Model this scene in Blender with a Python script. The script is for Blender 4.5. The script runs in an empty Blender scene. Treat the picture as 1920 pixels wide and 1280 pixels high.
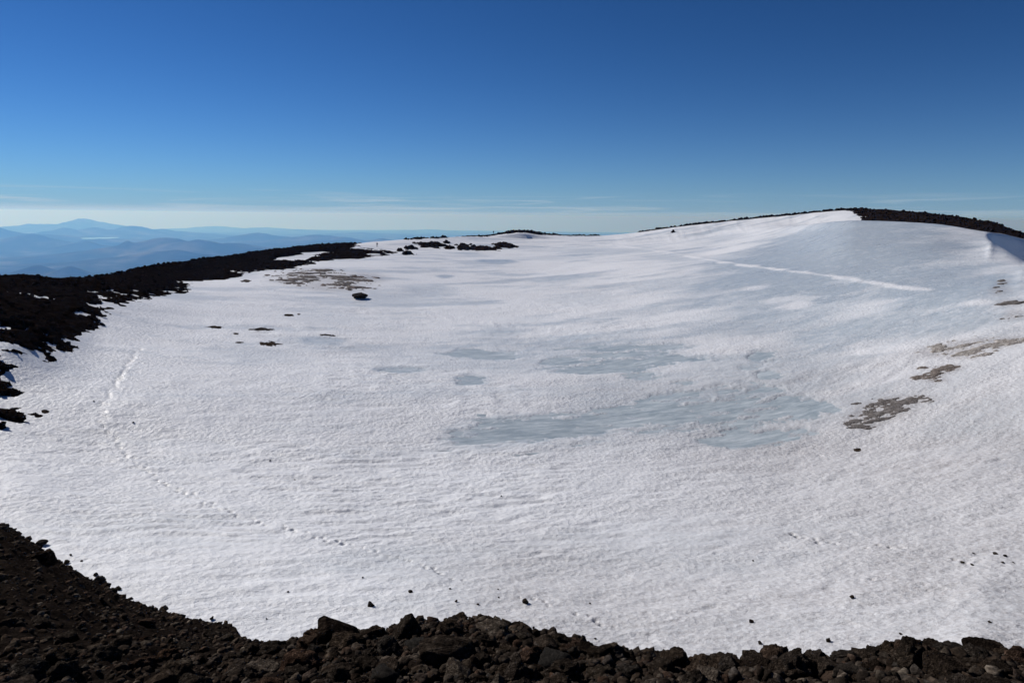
# A snow-filled summit crater seen from its rocky rim, far blue hills beyond.
# Units are metres; the frozen pools lie near z = 0, the camera stands at (0, 0, 20).
import bpy, bmesh, math, random
import numpy as np
from mathutils import Matrix, Vector

scene = bpy.context.scene
R_ = math.radians

# ---------------------------------------------------------------- camera
cam_data = bpy.data.cameras.new('camera')
cam_data.sensor_width = 36.0
cam_data.lens = 24.0
cam_data.clip_start = 0.2
cam_data.clip_end = 600000.0
cam = bpy.data.objects.new('camera', cam_data)
scene.collection.objects.link(cam)
cam.matrix_world = (Matrix.Translation((0, 0, 20)) @ Matrix.Rotation(R_(90 - 10.45), 4, 'X')
                    @ Matrix.Rotation(R_(0.6), 4, 'Z'))
scene.camera = cam

# ---------------------------------------------------------------- sky and sun
SUN_AZ, SUN_EL = -56.0, 34.0          # degrees: azimuth from +Y towards +X, elevation
world = bpy.data.worlds.new('World')
scene.world = world
world.use_nodes = True
wn, wl = world.node_tree.nodes, world.node_tree.links
wn.clear()
w_out = wn.new('ShaderNodeOutputWorld')
w_bg = wn.new('ShaderNodeBackground')
w_sky = wn.new('ShaderNodeTexSky')
w_sky.sky_type = 'NISHITA'
w_sky.sun_disc = False
w_sky.sun_elevation = R_(SUN_EL)
w_sky.sun_rotation = R_(SUN_AZ)
w_sky.altitude = 3100
w_sky.air_density = 1.0
w_sky.dust_density = 0.0
w_sky.ozone_density = 6.0
SKY_K = 0.085
w_bg.inputs['Strength'].default_value = SKY_K
def wvec(op, a, b):
    n = wn.new('ShaderNodeMixRGB'); n.blend_type = op; n.inputs[0].default_value = 1.0
    wl.new(a, n.inputs[1]); n.inputs[2].default_value = (*b, 1); return n.outputs[0]
w_gam = wn.new('ShaderNodeGamma'); w_gam.inputs['Gamma'].default_value = 1.3     # the deep, contrasty blue of thin high air
wl.new(wvec('MULTIPLY', w_sky.outputs[0], (SKY_K,)*3), w_gam.inputs['Color'])
w_blue = wvec('MULTIPLY', w_gam.outputs[0], (0.44/SKY_K, 0.74/SKY_K, 0.88/SKY_K))
# thin cirrus streaks low over the horizon, all the way round
w_tc = wn.new('ShaderNodeTexCoord')
w_sep = wn.new('ShaderNodeSeparateXYZ')
wl.new(w_tc.outputs['Generated'], w_sep.inputs[0])
def wmath(op, a, b=None, c=None):
    n = wn.new('ShaderNodeMath'); n.operation = op
    for i, v in enumerate((a, b, c)):
        if v is None: continue
        if isinstance(v, (int, float)): n.inputs[i].default_value = v
        else: wl.new(v, n.inputs[i])
    return n.outputs[0]
w_az = wmath('ARCTAN2', w_sep.outputs['X'], w_sep.outputs['Y'])
w_el = wmath('ARCSINE', w_sep.outputs['Z'])
def wstreak(scale_az, scale_el, seed, lo, hi, dist=0.4):
    cb = wn.new('ShaderNodeCombineXYZ')
    tilt = wmath('MULTIPLY_ADD', w_az, -0.006, w_el)
    wl.new(wmath('MULTIPLY', w_az, scale_az), cb.inputs[0])
    wl.new(wmath('MULTIPLY', tilt, scale_el), cb.inputs[1])
    cb.inputs[2].default_value = seed
    nz = wn.new('ShaderNodeTexNoise'); nz.inputs['Scale'].default_value = 1.0
    nz.inputs['Detail'].default_value = 5.0; nz.inputs['Distortion'].default_value = dist
    wl.new(cb.outputs[0], nz.inputs['Vector'])
    mr = wn.new('ShaderNodeMapRange'); mr.inputs[1].default_value = lo; mr.inputs[2].default_value = hi
    mr.interpolation_type = 'SMOOTHSTEP'
    wl.new(nz.outputs['Fac'], mr.inputs[0])
    return mr.outputs[0]
def wband(c, half):
    d = wmath('DIVIDE', wmath('ABSOLUTE', wmath('SUBTRACT', w_el, R_(c))), R_(half))
    return wmath('SUBTRACT', 1.0, wmath('SMOOTH_MIN', d, 1.0, 0.2))
cir = wmath('MULTIPLY', wstreak(5.5, 150.0, 5.2, 0.47, 0.74, 0.9), wband(0.9, 1.0))
near_sun = wmath('MULTIPLY_ADD', wmath('COSINE', wmath('SUBTRACT', w_az, R_(SUN_AZ))), 0.5, 0.5)   # 1 under the sun, 0 opposite
veil = wmath('MULTIPLY', wmath('MULTIPLY', wstreak(1.5, 170.0, 8.1, 0.20, 0.60), wband(0.05, 0.55)), wmath('POWER', near_sun, 2.0))
low = wmath('POWER', 2.718, wmath('MULTIPLY', wmath('MAXIMUM', w_el, 0.0), -1.0/R_(3.2)))         # air thickening towards the horizon
w_low = wn.new('ShaderNodeMixRGB'); w_low.inputs[2].default_value = (3.1, 4.5, 6.5, 1)
wl.new(wmath('MULTIPLY', low, 0.74), w_low.inputs[0]); wl.new(w_blue, w_low.inputs[1])
w_mix = wn.new('ShaderNodeMixRGB'); w_mix.inputs[2].default_value = (5.8, 6.9, 7.9, 1)
wl.new(wmath('MINIMUM', wmath('MULTIPLY_ADD', cir, 0.75, wmath('MULTIPLY', veil, 0.9)), 0.85), w_mix.inputs[0])
wl.new(w_low.outputs[0], w_mix.inputs[1])
wl.new(w_mix.outputs[0], w_bg.inputs['Color'])
wl.new(w_bg.outputs[0], w_out.inputs['Surface'])

sun_data = bpy.data.lights.new('sun', 'SUN')
sun_data.energy = 4.4
sun_data.angle = R_(0.53)
sun_data.color = (1.0, 0.955, 0.90)
sun = bpy.data.objects.new('sun', sun_data)
scene.collection.objects.link(sun)
sun_dir = Vector((math.sin(R_(SUN_AZ)) * math.cos(R_(SUN_EL)), math.cos(R_(SUN_AZ)) * math.cos(R_(SUN_EL)), math.sin(R_(SUN_EL))))
sun.rotation_euler = sun_dir.to_track_quat('Z', 'Y').to_euler()

scene.view_settings.view_transform = 'Standard'
scene.view_settings.look = 'None'
scene.view_settings.exposure = 0.0
scene.view_settings.gamma = 1.0
scene.view_settings.use_curve_mapping = False
scene.render.engine = 'CYCLES'
scene.cycles.max_bounces = 6
scene.cycles.diffuse_bounces = 3
scene.cycles.volume_bounces = 1
scene.cycles.use_denoising = True

# ---------------------------------------------------------------- surveyed positions (metres)
SNOW_STATIONS = [([-62, -47.57, -39.76, -33.31, -25.76, -17.13, -7.62, 0.32, 8.73, 16.78, 23.36, 29.73, 34.71, 37.94, 40.04, 47.74, 62], [14, 14, 14, 14, 14, 14, 14, 14, 14, 14, 14, 14, 14, 14, 14, 14, 14], [7.2, 7.2, 6.8, 6.6, 6.4, 6.2, 6.2, 6.2, 6.2, 6.4, 6.7, 7.2, 7.7, 8.2, 8.2, 9.2, 9.2]), ([-62, -47.32, -39.51, -33.09, -25.58, -17.0, -7.58, 0.28, 8.62, 16.6, 23.14, 29.47, 34.44, 37.66, 39.76, 47.46, 62], [34.7, 34.7, 31.4, 29.4, 27.7, 26.5, 25.7, 25.5, 25.8, 26.4, 27.1, 27.8, 28.5, 28.8, 29.7, 31.6, 31.6], [4, 4, 3.6, 3.4, 3.2, 3, 3, 3, 3, 3.2, 3.5, 4, 4.5, 5, 5, 6, 6]), ([-62, -46.52, -38.74, -32.39, -25.01, -16.63, -7.46, 0.18, 8.28, 16.06, 22.46, 28.69, 33.59, 36.79, 38.88, 46.58, 62], [49.1, 49.1, 44.9, 42.8, 40.7, 39.3, 38.7, 38.7, 39.2, 40.1, 41.1, 41.8, 42.4, 42.9, 43.4, 45.5, 45.5], [3.0, 3.0, 2.5, 2.0, 1.7, 1.4, 1.1, 1, 1, 1.2, 1.5, 2.2, 2.9, 3.4, 3.7, 5, 5]), ([-62, -45.91, -38.16, -31.86, -24.58, -16.34, -7.37, 0.1, 8.03, 15.65, 21.94, 28.09, 32.95, 36.12, 38.2, 45.9, 62], [65.1, 65.1, 60.5, 60.1, 57.9, 56.0, 55.3, 55.4, 56.4, 58.3, 60.1, 60.9, 60.9, 61.0, 61.3, 61.9, 61.9], [3.2, 3.2, 2.5, 1.3, 0.8, 0.5, 0.2, 0.1, 0, 0, 0.2, 1.0, 2.0, 2.7, 3.1, 5, 5]), ([-62, -45.47, -37.74, -31.48, -24.27, -16.14, -7.3, 0.05, 7.85, 15.36, 21.58, 27.66, 32.49, 35.65, 37.72, 45.41, 62], [74, 74, 74, 73.5, 72.5, 72, 72, 72, 73, 73.5, 74, 74, 73, 72, 71.5, 68, 68], [5.61, 5.61, 3.92, 2.89, 2.07, 1.36, 0.88, 0.82, 0.84, 1.33, 1.96, 2.91, 4.02, 4.87, 5.41, 7.81, 7.81]), ([-62, -45.08, -37.37, -31.15, -24.0, -15.97, -7.25, 0.0, 7.69, 15.11, 21.25, 27.29, 32.08, 35.22, 37.29, 44.97, 62], [85, 85, 85, 98, 101, 101, 101, 101, 99, 97, 96, 93, 90, 88, 87, 84, 84], [8.29, 8.29, 6.99, 3.99, 2.54, 1.79, 1.39, 1.37, 2.05, 3.0, 3.87, 5.21, 6.44, 7.28, 7.8, 9.67, 9.67]), ([-62, -44.77, -37.08, -30.89, -23.79, -15.83, -7.2, -0.04, 7.57, 14.91, 21.0, 26.99, 31.76, 34.89, 36.95, 44.63, 62], [112, 112, 114, 127, 140, 142, 145, 144, 140, 132, 125, 118, 112, 108, 107, 103, 103], [9.58, 9.58, 8.31, 6.18, 3.96, 3.12, 2.47, 2.64, 3.46, 4.98, 6.4, 7.89, 9.14, 9.97, 10.37, 11.93, 11.93]), ([-62, -44.68, -36.99, -30.79, -23.65, -15.73, -7.17, -0.07, 7.47, 14.76, 20.81, 26.77, 31.52, 34.64, 36.7, 44.37, 62], [126, 126, 128, 152, 195, 197, 203, 207, 195, 180, 165, 150, 145, 144, 143, 138, 138], [9.89, 9.89, 8.8, 6.52, 4.93, 5.49, 4.92, 4.77, 6.04, 7.67, 9.26, 10.85, 11.7, 12.14, 12.46, 13.75, 13.75]), ([-62, -44.66, -36.97, -30.77, -23.62, -15.69, -7.15, -0.08, 7.42, 14.63, 20.6, 26.46, 31.2, 34.38, 35.01, 35.71, 36.66, 39.09, 44.8, 62], [128.3, 128.3, 130.3, 155.2, 199.5, 214.1, 230.9, 237.6, 236.9, 232.4, 212.5, 179.5, 180.3, 186.2, 184, 175, 165, 152, 146, 146], [9.87, 9.87, 8.82, 6.48, 5.3, 5.81, 5.77, 5.58, 6.9, 9.43, 12.34, 14.75, 16.03, 16.0, 14.89, 13.79, 12.31, 8.64, 5.31, 5.31]), ([-62, -44.66, -36.97, -30.77, -23.62, -15.69, -7.15, -0.08, 7.42, 14.63, 20.6, 26.46, 31.2, 34.38, 34.99, 35.7, 36.66, 38.96, 44.63, 62], [129.8, 129.8, 131.8, 157.3, 202.5, 225.5, 249.5, 258.0, 264.8, 267.1, 243.9, 198.9, 193.8, 193.7, 200, 203, 209.5, 214, 205, 205], [9.86, 9.86, 8.84, 6.46, 5.55, 6.02, 6.34, 6.11, 7.49, 10.62, 14.44, 17.39, 17.7, 16.7, 14.2, 11.68, 8.74, 6.87, 2.93, 2.93]), ([-62, -44.66, -36.97, -30.77, -23.62, -15.69, -7.15, -0.08, 7.42, 14.63, 20.6, 26.46, 31.2, 34.38, 35.28, 36.48, 38.76, 44.32, 62], [131, 131, 133, 159, 205, 235, 265, 275, 288, 296, 270, 215, 205, 200, 207, 216, 222, 212, 212], [9.85, 9.85, 8.86, 6.44, 5.76, 6.2, 6.81, 6.56, 7.97, 11.62, 16.18, 19.59, 19.1, 17.28, 16.8, 15.58, 13.79, 11.56, 11.56]), ([-62, -44.66, -36.95, -30.76, -23.6, -15.66, -7.14, -0.09, 7.39, 14.57, 20.53, 26.39, 31.15, 34.32, 36.46, 44.37, 62], [134.8, 134.8, 135.8, 162.3, 210.5, 254.2, 284.2, 313.5, 322.1, 322.9, 305.8, 272.8, 262.8, 255.0, 232.9, 232, 232], [9.64, 9.64, 8.86, 6.4, 6.22, 7.05, 8.56, 8.61, 9.47, 14.21, 17.25, 16.59, 16.1, 14.28, 9.41, 4.32, 4.32]), ([-62, -44.66, -36.95, -30.76, -23.6, -15.66, -7.14, -0.09, 7.39, 14.57, 20.53, 26.39, 31.15, 34.32, 36.46, 44.37, 62], [138, 138, 138, 165, 215, 270, 300, 345, 350, 345, 335, 320, 310, 300, 290, 280, 280], [9.47, 9.47, 8.87, 6.37, 6.59, 7.74, 9.98, 10.28, 10.69, 16.33, 20.48, 23.61, 21.44, 18.73, 14.86, 7.32, 7.32]), ([-62, -44.66, -36.95, -30.76, -23.6, -15.66, -7.14, -0.09, 7.39, 14.57, 20.53, 26.39, 31.15, 34.32, 36.46, 44.37, 62], [168, 168, 168, 195, 245, 300, 330, 375, 380, 375, 365, 350, 340, 330, 320, 310, 310], [0.47, 0.47, -0.13, -2.63, -2.41, -1.26, 0.98, 1.28, 1.69, 7.33, 11.48, 14.61, 12.44, 9.73, 5.86, -1.68, -1.68]), ([-62, -44.66, -36.95, -30.76, -23.6, -15.66, -7.14, -0.09, 7.39, 14.57, 20.53, 26.39, 31.15, 34.32, 36.46, 44.37, 62], [298, 298, 298, 325, 375, 430, 460, 505, 510, 505, 495, 480, 470, 460, 450, 440, 440], [-55.53, -55.53, -56.13, -58.63, -58.41, -57.26, -55.02, -54.72, -54.31, -48.67, -44.52, -41.39, -43.56, -46.27, -50.14, -57.68, -57.68])]
RIM_STATIONS = [([-62, 62], [0.6, 0.6], [18.25, 18.25]), ([-62, -47.79, -39.96, -38.6, -36.54, -33.5, -29.85, -25.92, -24.6, -23.51, -22.14, -19.05, -16.31, -12.53, -7.66, -2.67, 0.35, 4.36, 9.32, 15.07, 18.75, 21.41, 22.7, 25.63, 29.57, 33.22, 36.59, 40.28, 47.98, 62], [9, 9, 8.5, 8.3, 8, 8, 7.7, 7.4, 7.2, 7.2, 7, 6.6, 6.3, 6, 5.9, 5.8, 5.7, 5.7, 5.7, 5.6, 5.6, 5.6, 5.6, 5.7, 5.8, 5.9, 6, 6.1, 6.5, 6.5], [15.24, 15.24, 14.9, 14.92, 14.97, 14.79, 14.79, 14.81, 14.9, 14.86, 14.95, 15.15, 15.3, 15.45, 15.47, 15.51, 15.59, 15.61, 15.66, 15.83, 15.92, 15.99, 16.03, 16.05, 16.13, 16.22, 16.31, 16.45, 16.69, 16.69]), ([-62, -46.11, -38.7, -37.45, -35.58, -32.78, -29.33, -25.52, -24.23, -23.24, -21.92, -18.85, -16.12, -12.38, -7.57, -2.68, 0.28, 4.25, 9.17, 14.92, 18.64, 21.27, 22.52, 25.4, 29.33, 32.9, 36.31, 40.02, 47.72, 62], [45, 45, 45.85, 43.4, 39.25, 34.35, 30.75, 28.8, 28.25, 18, 14, 11, 10, 9.5, 9, 9, 9, 8.8, 8.5, 8.3, 7.6, 7.6, 8, 8.2, 8.3, 8.4, 8.4, 8.4, 8.6, 8.6], [7.08, 7.08, 2.49, 2.41, 2.47, 2.75, 2.96, 3.01, 3.03, 8.63, 10.93, 12.8, 13.44, 13.77, 14.19, 14.19, 14.07, 14.05, 14.13, 14.24, 14.7, 14.82, 14.68, 14.72, 14.85, 15.09, 15.22, 15.43, 15.9, 15.9]), ([-62, -46.11, -38.7, -37.45, -35.58, -32.78, -29.33, -25.52, -24.23, -23.24, -21.92, -18.85, -16.12, -12.38, -7.57, -2.68, 0.28, 4.25, 9.17, 14.92, 18.64, 21.27, 22.52, 25.4, 29.33, 32.9, 36.31, 40.02, 47.72, 62], [46.6, 46.6, 47.45, 45.0, 40.85, 35.95, 32.35, 30.4, 29.85, 19.6, 15.6, 12.6, 11.6, 11.1, 10.6, 10.6, 10.6, 10.4, 10.1, 9.9, 9.2, 9.2, 9.6, 9.8, 9.9, 10.0, 10.0, 10.0, 10.2, 10.2], [6.28, 6.28, 1.69, 1.61, 1.67, 1.95, 2.16, 2.21, 2.23, 7.47, 9.57, 11.3, 11.89, 12.19, 12.59, 12.59, 12.47, 12.45, 12.53, 12.64, 13.1, 13.22, 13.08, 13.12, 13.25, 13.49, 13.62, 13.83, 14.3, 14.3]), ([-62, -46.11, -38.7, -37.45, -35.58, -32.78, -29.33, -25.52, -24.23, -23.24, -21.92, -18.85, -16.12, -12.38, -7.57, -2.68, 0.28, 4.25, 9.17, 14.92, 18.64, 21.27, 22.52, 25.4, 29.33, 32.9, 36.31, 40.02, 47.72, 62], [60, 60, 60.85, 58.4, 54.25, 49.35, 45.75, 43.8, 43.25, 33, 29, 26, 25, 24.5, 24, 24, 24, 23.8, 23.5, 23.3, 22.6, 22.6, 23, 23.2, 23.3, 23.4, 23.4, 23.4, 23.6, 23.6], [-0.8, -0.8, -5.38, -5.46, -5.4, -5.12, -4.92, -4.86, -4.85, -2.75, -2.46, -2.0, -1.84, -1.74, -1.56, -1.56, -1.68, -1.7, -1.62, -1.51, -1.05, -0.93, -1.07, -1.03, -0.9, -0.66, -0.53, -0.32, 0.15, 0.15])]
LEFT_RIM = [(-40.12, 48.12), (-39.01, 49.79), (-38.66, 50.25), (-39.28, 52.29), (-40.11, 54.6), (-40.16, 55.99), (-41.5, 56.99), (-42.32, 57.2), (-42.83, 56.44), (-43.75, 56.99), (-43.98, 57.63), (-42.34, 58.24), (-44.11, 60.16), (-45.93, 61.24), (-47.14, 62.33), (-47.47, 64.27), (-49.06, 65.02), (-49.71, 65.03), (-48.7, 65.73), (-47.94, 68.61), (-49.47, 72.17), (-50.88, 77.67), (-53.37, 82.97), (-54.86, 85.93), (-56.37, 92.47), (-57.73, 93.57), (-58.38, 97.86), (-60.52, 100.25), (-60.02, 103.51), (-59.76, 105.22), (-61.34, 111.55), (-62.13, 119.06), (-64.79, 122.97), (-63.8, 131.99), (-66.57, 141.3), (-71.53, 155.98), (-68.13, 160.98), (-67.95, 177.22), (-60.65, 180.27), (-57.58, 204.66), (-49.62, 215.15), (-42.36, 240.7), (-41.95, 252.95), (-53.98, 256.17), (-60.29, 266.67), (-74.2, 321.5), (-96.7, 419.0), (-230.0, 398.4), (-304.1, 304.1), (-353.2, 187.8), (-45.9, 24.4), (-38.8, 37.5)]
ROCK_EDGE = ([-62, -10.0, -9.3, -8.79, -8.6, -5.82, -5.04, -3.98, -2.75, -1.42, -0.8, 0.57, 2.12, 3.22, 4.32, 6.95, 7.82, 9.76, 10.62, 14.62, 19.46, 24.76, 25.84, 26.55, 27.19, 28.22, 29.57, 36.37, 44.03, 62], [400.0, 400.0, 294.6, 288.4, 400.0, 302.9, 319.8, 318.5, 329.3, 337.7, 331.3, 329.8, 333.4, 342.3, 347.6, 348.5, 355.0, 354.2, 347.2, 343.5, 335.7, 322.6, 315.3, 300, 285, 265, 245, 240, 235, 235])
ICE_POOLS = [('main', [(-2.6, 59.94, 3.66, 2.75), (0.09, 61.05, 3.97, 3.35), (4.15, 62.46, 4.05, 3.15), (7.29, 63.38, 3.07, 3.2), (11.65, 64.86, 3.62, 3.28), (16.1, 65.96, 4.15, 3.78), (20.32, 65.84, 4.57, 4.15), (23.73, 66.55, 3.04, 4.83), (25.56, 64.95, 2.44, 3.08), (18.72, 70.14, 4.09, 2.03), (24.13, 69.48, 4.22, 2.28), (28.02, 66.65, 2.48, 1.98), (28.46, 63.79, 2.12, 2.18), (26.51, 69.94, 2.37, 2.35), (30.51, 63.83, 1.63, 1.23)]), ('east', [(19.96, 58.65, 2.35, 1.28), (22.36, 59.38, 2.26, 1.7), (24.68, 59.81, 1.8, 1.38), (26.49, 60.12, 1.34, 0.8)]), ('upper', [(6.3, 87.27, 2.43, 2.08), (10.71, 83.37, 5.94, 2.03), (15.65, 85.02, 5.33, 2.08), (20.53, 85.68, 4.65, 1.83), (23.53, 84.17, 2.91, 1.28), (14.17, 93.68, 6.25, 2.58), (19.86, 92.44, 4.31, 1.85), (14.98, 89.4, 4.91, 1.43), (15.25, 79.04, 1.87, 1.78)]), ('small', [(-5.93, 93.26, 2.97, 3.13), (-2.54, 91.71, 3.29, 2.7)]), ('tiny', [(-4.96, 77.99, 1.87, 2.45)]), ('west', [(-13.73, 81.86, 2.33, 1.65)]), ('knob', [(19.36, 75.15, 1.46, 1.0)]), ('far', [(30.84, 83.17, 1.61, 3.0), (28.18, 79.13, 1.19, 1.35), (29.24, 75.97, 1.36, 1.45)])]
RIM_SNOW = [(-68.85, 212.53, 5.35, 7.5), (-65.6, 233.56, 6.99, 6.3), (-67.04, 223.15, 4.98, 5.8), (-48.11, 236.76, 1.8, 3.4)]
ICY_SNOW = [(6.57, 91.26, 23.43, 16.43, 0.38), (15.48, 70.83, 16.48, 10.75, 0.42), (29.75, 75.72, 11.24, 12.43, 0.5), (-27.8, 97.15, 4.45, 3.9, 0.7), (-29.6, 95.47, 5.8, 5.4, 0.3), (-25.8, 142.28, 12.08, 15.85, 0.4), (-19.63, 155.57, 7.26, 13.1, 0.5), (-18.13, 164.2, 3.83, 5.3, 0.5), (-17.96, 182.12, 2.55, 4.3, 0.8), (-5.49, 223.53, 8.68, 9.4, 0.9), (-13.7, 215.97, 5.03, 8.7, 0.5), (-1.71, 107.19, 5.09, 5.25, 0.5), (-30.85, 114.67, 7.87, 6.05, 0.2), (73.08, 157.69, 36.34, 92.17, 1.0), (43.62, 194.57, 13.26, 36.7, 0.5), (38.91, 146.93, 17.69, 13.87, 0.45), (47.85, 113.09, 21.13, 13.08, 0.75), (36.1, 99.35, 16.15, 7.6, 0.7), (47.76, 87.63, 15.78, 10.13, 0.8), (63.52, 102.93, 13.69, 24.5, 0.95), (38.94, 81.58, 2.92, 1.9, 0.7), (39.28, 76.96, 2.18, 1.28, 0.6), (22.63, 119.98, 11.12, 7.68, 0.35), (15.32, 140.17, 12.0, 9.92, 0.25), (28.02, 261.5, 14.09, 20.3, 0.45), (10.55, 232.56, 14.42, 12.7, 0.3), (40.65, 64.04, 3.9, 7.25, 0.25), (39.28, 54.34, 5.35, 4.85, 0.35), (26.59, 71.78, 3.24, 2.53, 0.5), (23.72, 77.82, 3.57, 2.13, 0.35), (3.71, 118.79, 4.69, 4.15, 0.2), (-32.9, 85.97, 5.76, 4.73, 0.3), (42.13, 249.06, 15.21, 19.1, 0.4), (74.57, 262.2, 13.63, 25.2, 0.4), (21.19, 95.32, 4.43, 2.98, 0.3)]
FRESH_SNOW = [(45.33, 108.95, 3.95, 5.0, 0.6), (53.47, 100.23, 5.55, 2.25, 0.35), (46.51, 129.5, 3.81, 3.1, 0.4), (65.67, 212.9, 12.59, 15.3, 0.5), (66.45, 261.9, 11.77, 15.3, 0.4), (46.67, 114.56, 4.99, 2.83, 0.35), (58.31, 120.59, 3.39, 2.25, 0.2), (32.03, 188.29, 17.29, 20.3, 0.6), (59.62, 87.34, 2.26, 1.68, 0.6), (42.75, 77.89, 3.25, 1.73, 0.5)]
DRIFT_LINE = [(36.14, 295.4), (43.06, 280.72), (49.12, 245.53), (52.73, 206.99), (53.76, 178.06), (56.2, 157.47), (58.45, 139.23), (60.23, 126.82), (60.6, 114.22), (61.42, 100.7)]
TRACKS = [[(-45.95, 82.63), (-42.19, 72.7), (-39.28, 65.3), (-36.95, 59.51), (-34.83, 56.12), (-32.75, 53.94), (-29.6, 50.58), (-26.96, 47.94), (-25.47, 46.59), (-23.16, 44.6), (-20.33, 42.43), (-18.28, 40.9), (-16.05, 39.51), (-14.0, 38.32), (-11.77, 37.29), (-9.28, 36.07), (-6.3, 34.58), (-3.79, 33.03), (-2.28, 31.52)], [(0.13, 30.1), (1.36, 28.97), (2.53, 28.09), (3.63, 27.21), (4.81, 25.86)], [(16.51, 37.64), (17.27, 36.52), (18.93, 35.01), (20.61, 33.87), (21.86, 32.29), (22.56, 30.21)], [(16.46, 30.6), (17.49, 29.68), (18.66, 28.72), (19.64, 27.32)]]
DIRT_PATCHES = [('east_low', [(36.57, 62.02, 1.81, 1.13), (34.67, 61.15, 1.72, 1.6), (32.56, 60.27, 1.29, 1.33), (31.5, 59.36, 0.77, 0.43)]), ('east_high', [(49.35, 71.41, 2.89, 1.95), (47.49, 71.94, 2.86, 1.93), (47.2, 69.31, 1.37, 1.28), (51.76, 70.55, 1.58, 1.2)]), ('east_mid', [(41.17, 66.25, 0.99, 0.63), (43.61, 66.89, 0.98, 0.98), (41.31, 64.57, 0.7, 0.45), (42.37, 68.8, 0.56, 0.33)]), ('east_rim', [(61.81, 84.26, 1.28, 1.98), (66.32, 92.72, 0.94, 3.33), (58.58, 78.75, 0.99, 2.03), (71.04, 99.0, 0.63, 2.38)]), ('west_big', [(-49.24, 169.81, 7.01, 12.3), (-50.76, 161.82, 4.35, 6.6), (-41.36, 164.69, 5.0, 10.8)]), ('west_small', [(-37.68, 171.51, 4.45, 7.6), (-41.14, 154.0, 5.83, 5.6)])]
FLAT_ROCKS = [('a', -44.92, 101.56, 1.1, 1.25), ('b', -38.17, 102.42, 1.52, 1.28), ('c', -33.4, 92.67, 1.39, 1.5), ('d', -38.85, 117.34, 0.79, 1.3), ('e', -40.19, 97.92, 0.36, 0.65), ('f', -37.5, 92.27, 0.54, 0.58), ('g', -61.66, 157.57, 1.03, 3.2), ('h', -37.59, 118.95, 0.27, 0.8), ('i', -27.97, 101.26, 1.08, 0.63), ('j', 29.12, 54.79, 0.28, 0.2), ('k', -40.35, 56.96, 0.26, 0.35)]
BOULDER = (-31.42, 139.92, 1.82, 4.3)
OUTCROPS = [('a', -39.24, 263.9, 2.23, 4.6), ('b', -32.95, 276.44, 5.95, 6.8), ('c', -25.3, 272.43, 2.1, 4.2), ('d', -37.01, 242.39, 2.42, 3.7), ('e', -19.31, 277.33, 3.64, 10.3), ('f', -12.05, 273.73, 6.36, 7.1), ('g', -27.73, 289.07, 1.34, 3.2), ('h', -41.92, 255.18, 1.17, 2.9), ('i', -3.12, 290.58, 5.4, 9.0), ('j', 72.65, 314.11, 0.94, 2.1)]
SNOW_STONES = [(-25.1, 34.05, 0.243), (-25.45, 33.53, 0.091), (-22.43, 31.91, 0.168), (-18.2, 29.13, 0.148), (-12.62, 26.33, 0.105), (-13.74, 26.22, 0.085), (-22.82, 32.85, 0.072), (-21.9, 32.27, 0.07), (-20.1, 30.53, 0.131), (-13.03, 26.19, 0.084), (-10.44, 26.73, 0.041), (-10.54, 29.79, 0.057), (-6.27, 28.21, 0.187), (-4.74, 30.03, 0.109), (-7.43, 31.79, 0.059), (-2.89, 30.51, 0.066), (-2.46, 28.85, 0.083), (-1.44, 28.66, 0.062), (-0.55, 30.45, 0.044), (-0.5, 29.45, 0.053), (-0.45, 27.05, 0.078), (0.74, 28.84, 0.166), (3.75, 29.01, 0.053), (1.03, 26.18, 0.075), (3.51, 25.11, 0.055), (10.27, 26.32, 0.102), (9.89, 24.31, 0.094), (13.08, 33.97, 0.065), (15.3, 27.94, 0.137), (12.3, 23.81, 0.106), (15.12, 23.92, 0.061), (18.5, 23.93, 0.065), (17.4, 22.06, 0.162), (22.12, 30.9, 0.109), (22.27, 30.42, 0.095), (23.35, 31.92, 0.071), (24.04, 31.41, 0.114), (24.15, 30.88, 0.099), (23.61, 30.28, 0.097), (24.05, 30.19, 0.069), (-38.27, 60.46, 0.103), (-33.07, 57.4, 0.095), (-16.05, 47.99, 0.08), (-19.26, 51.94, 0.08), (-0.64, 45.5, 0.072)]
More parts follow.
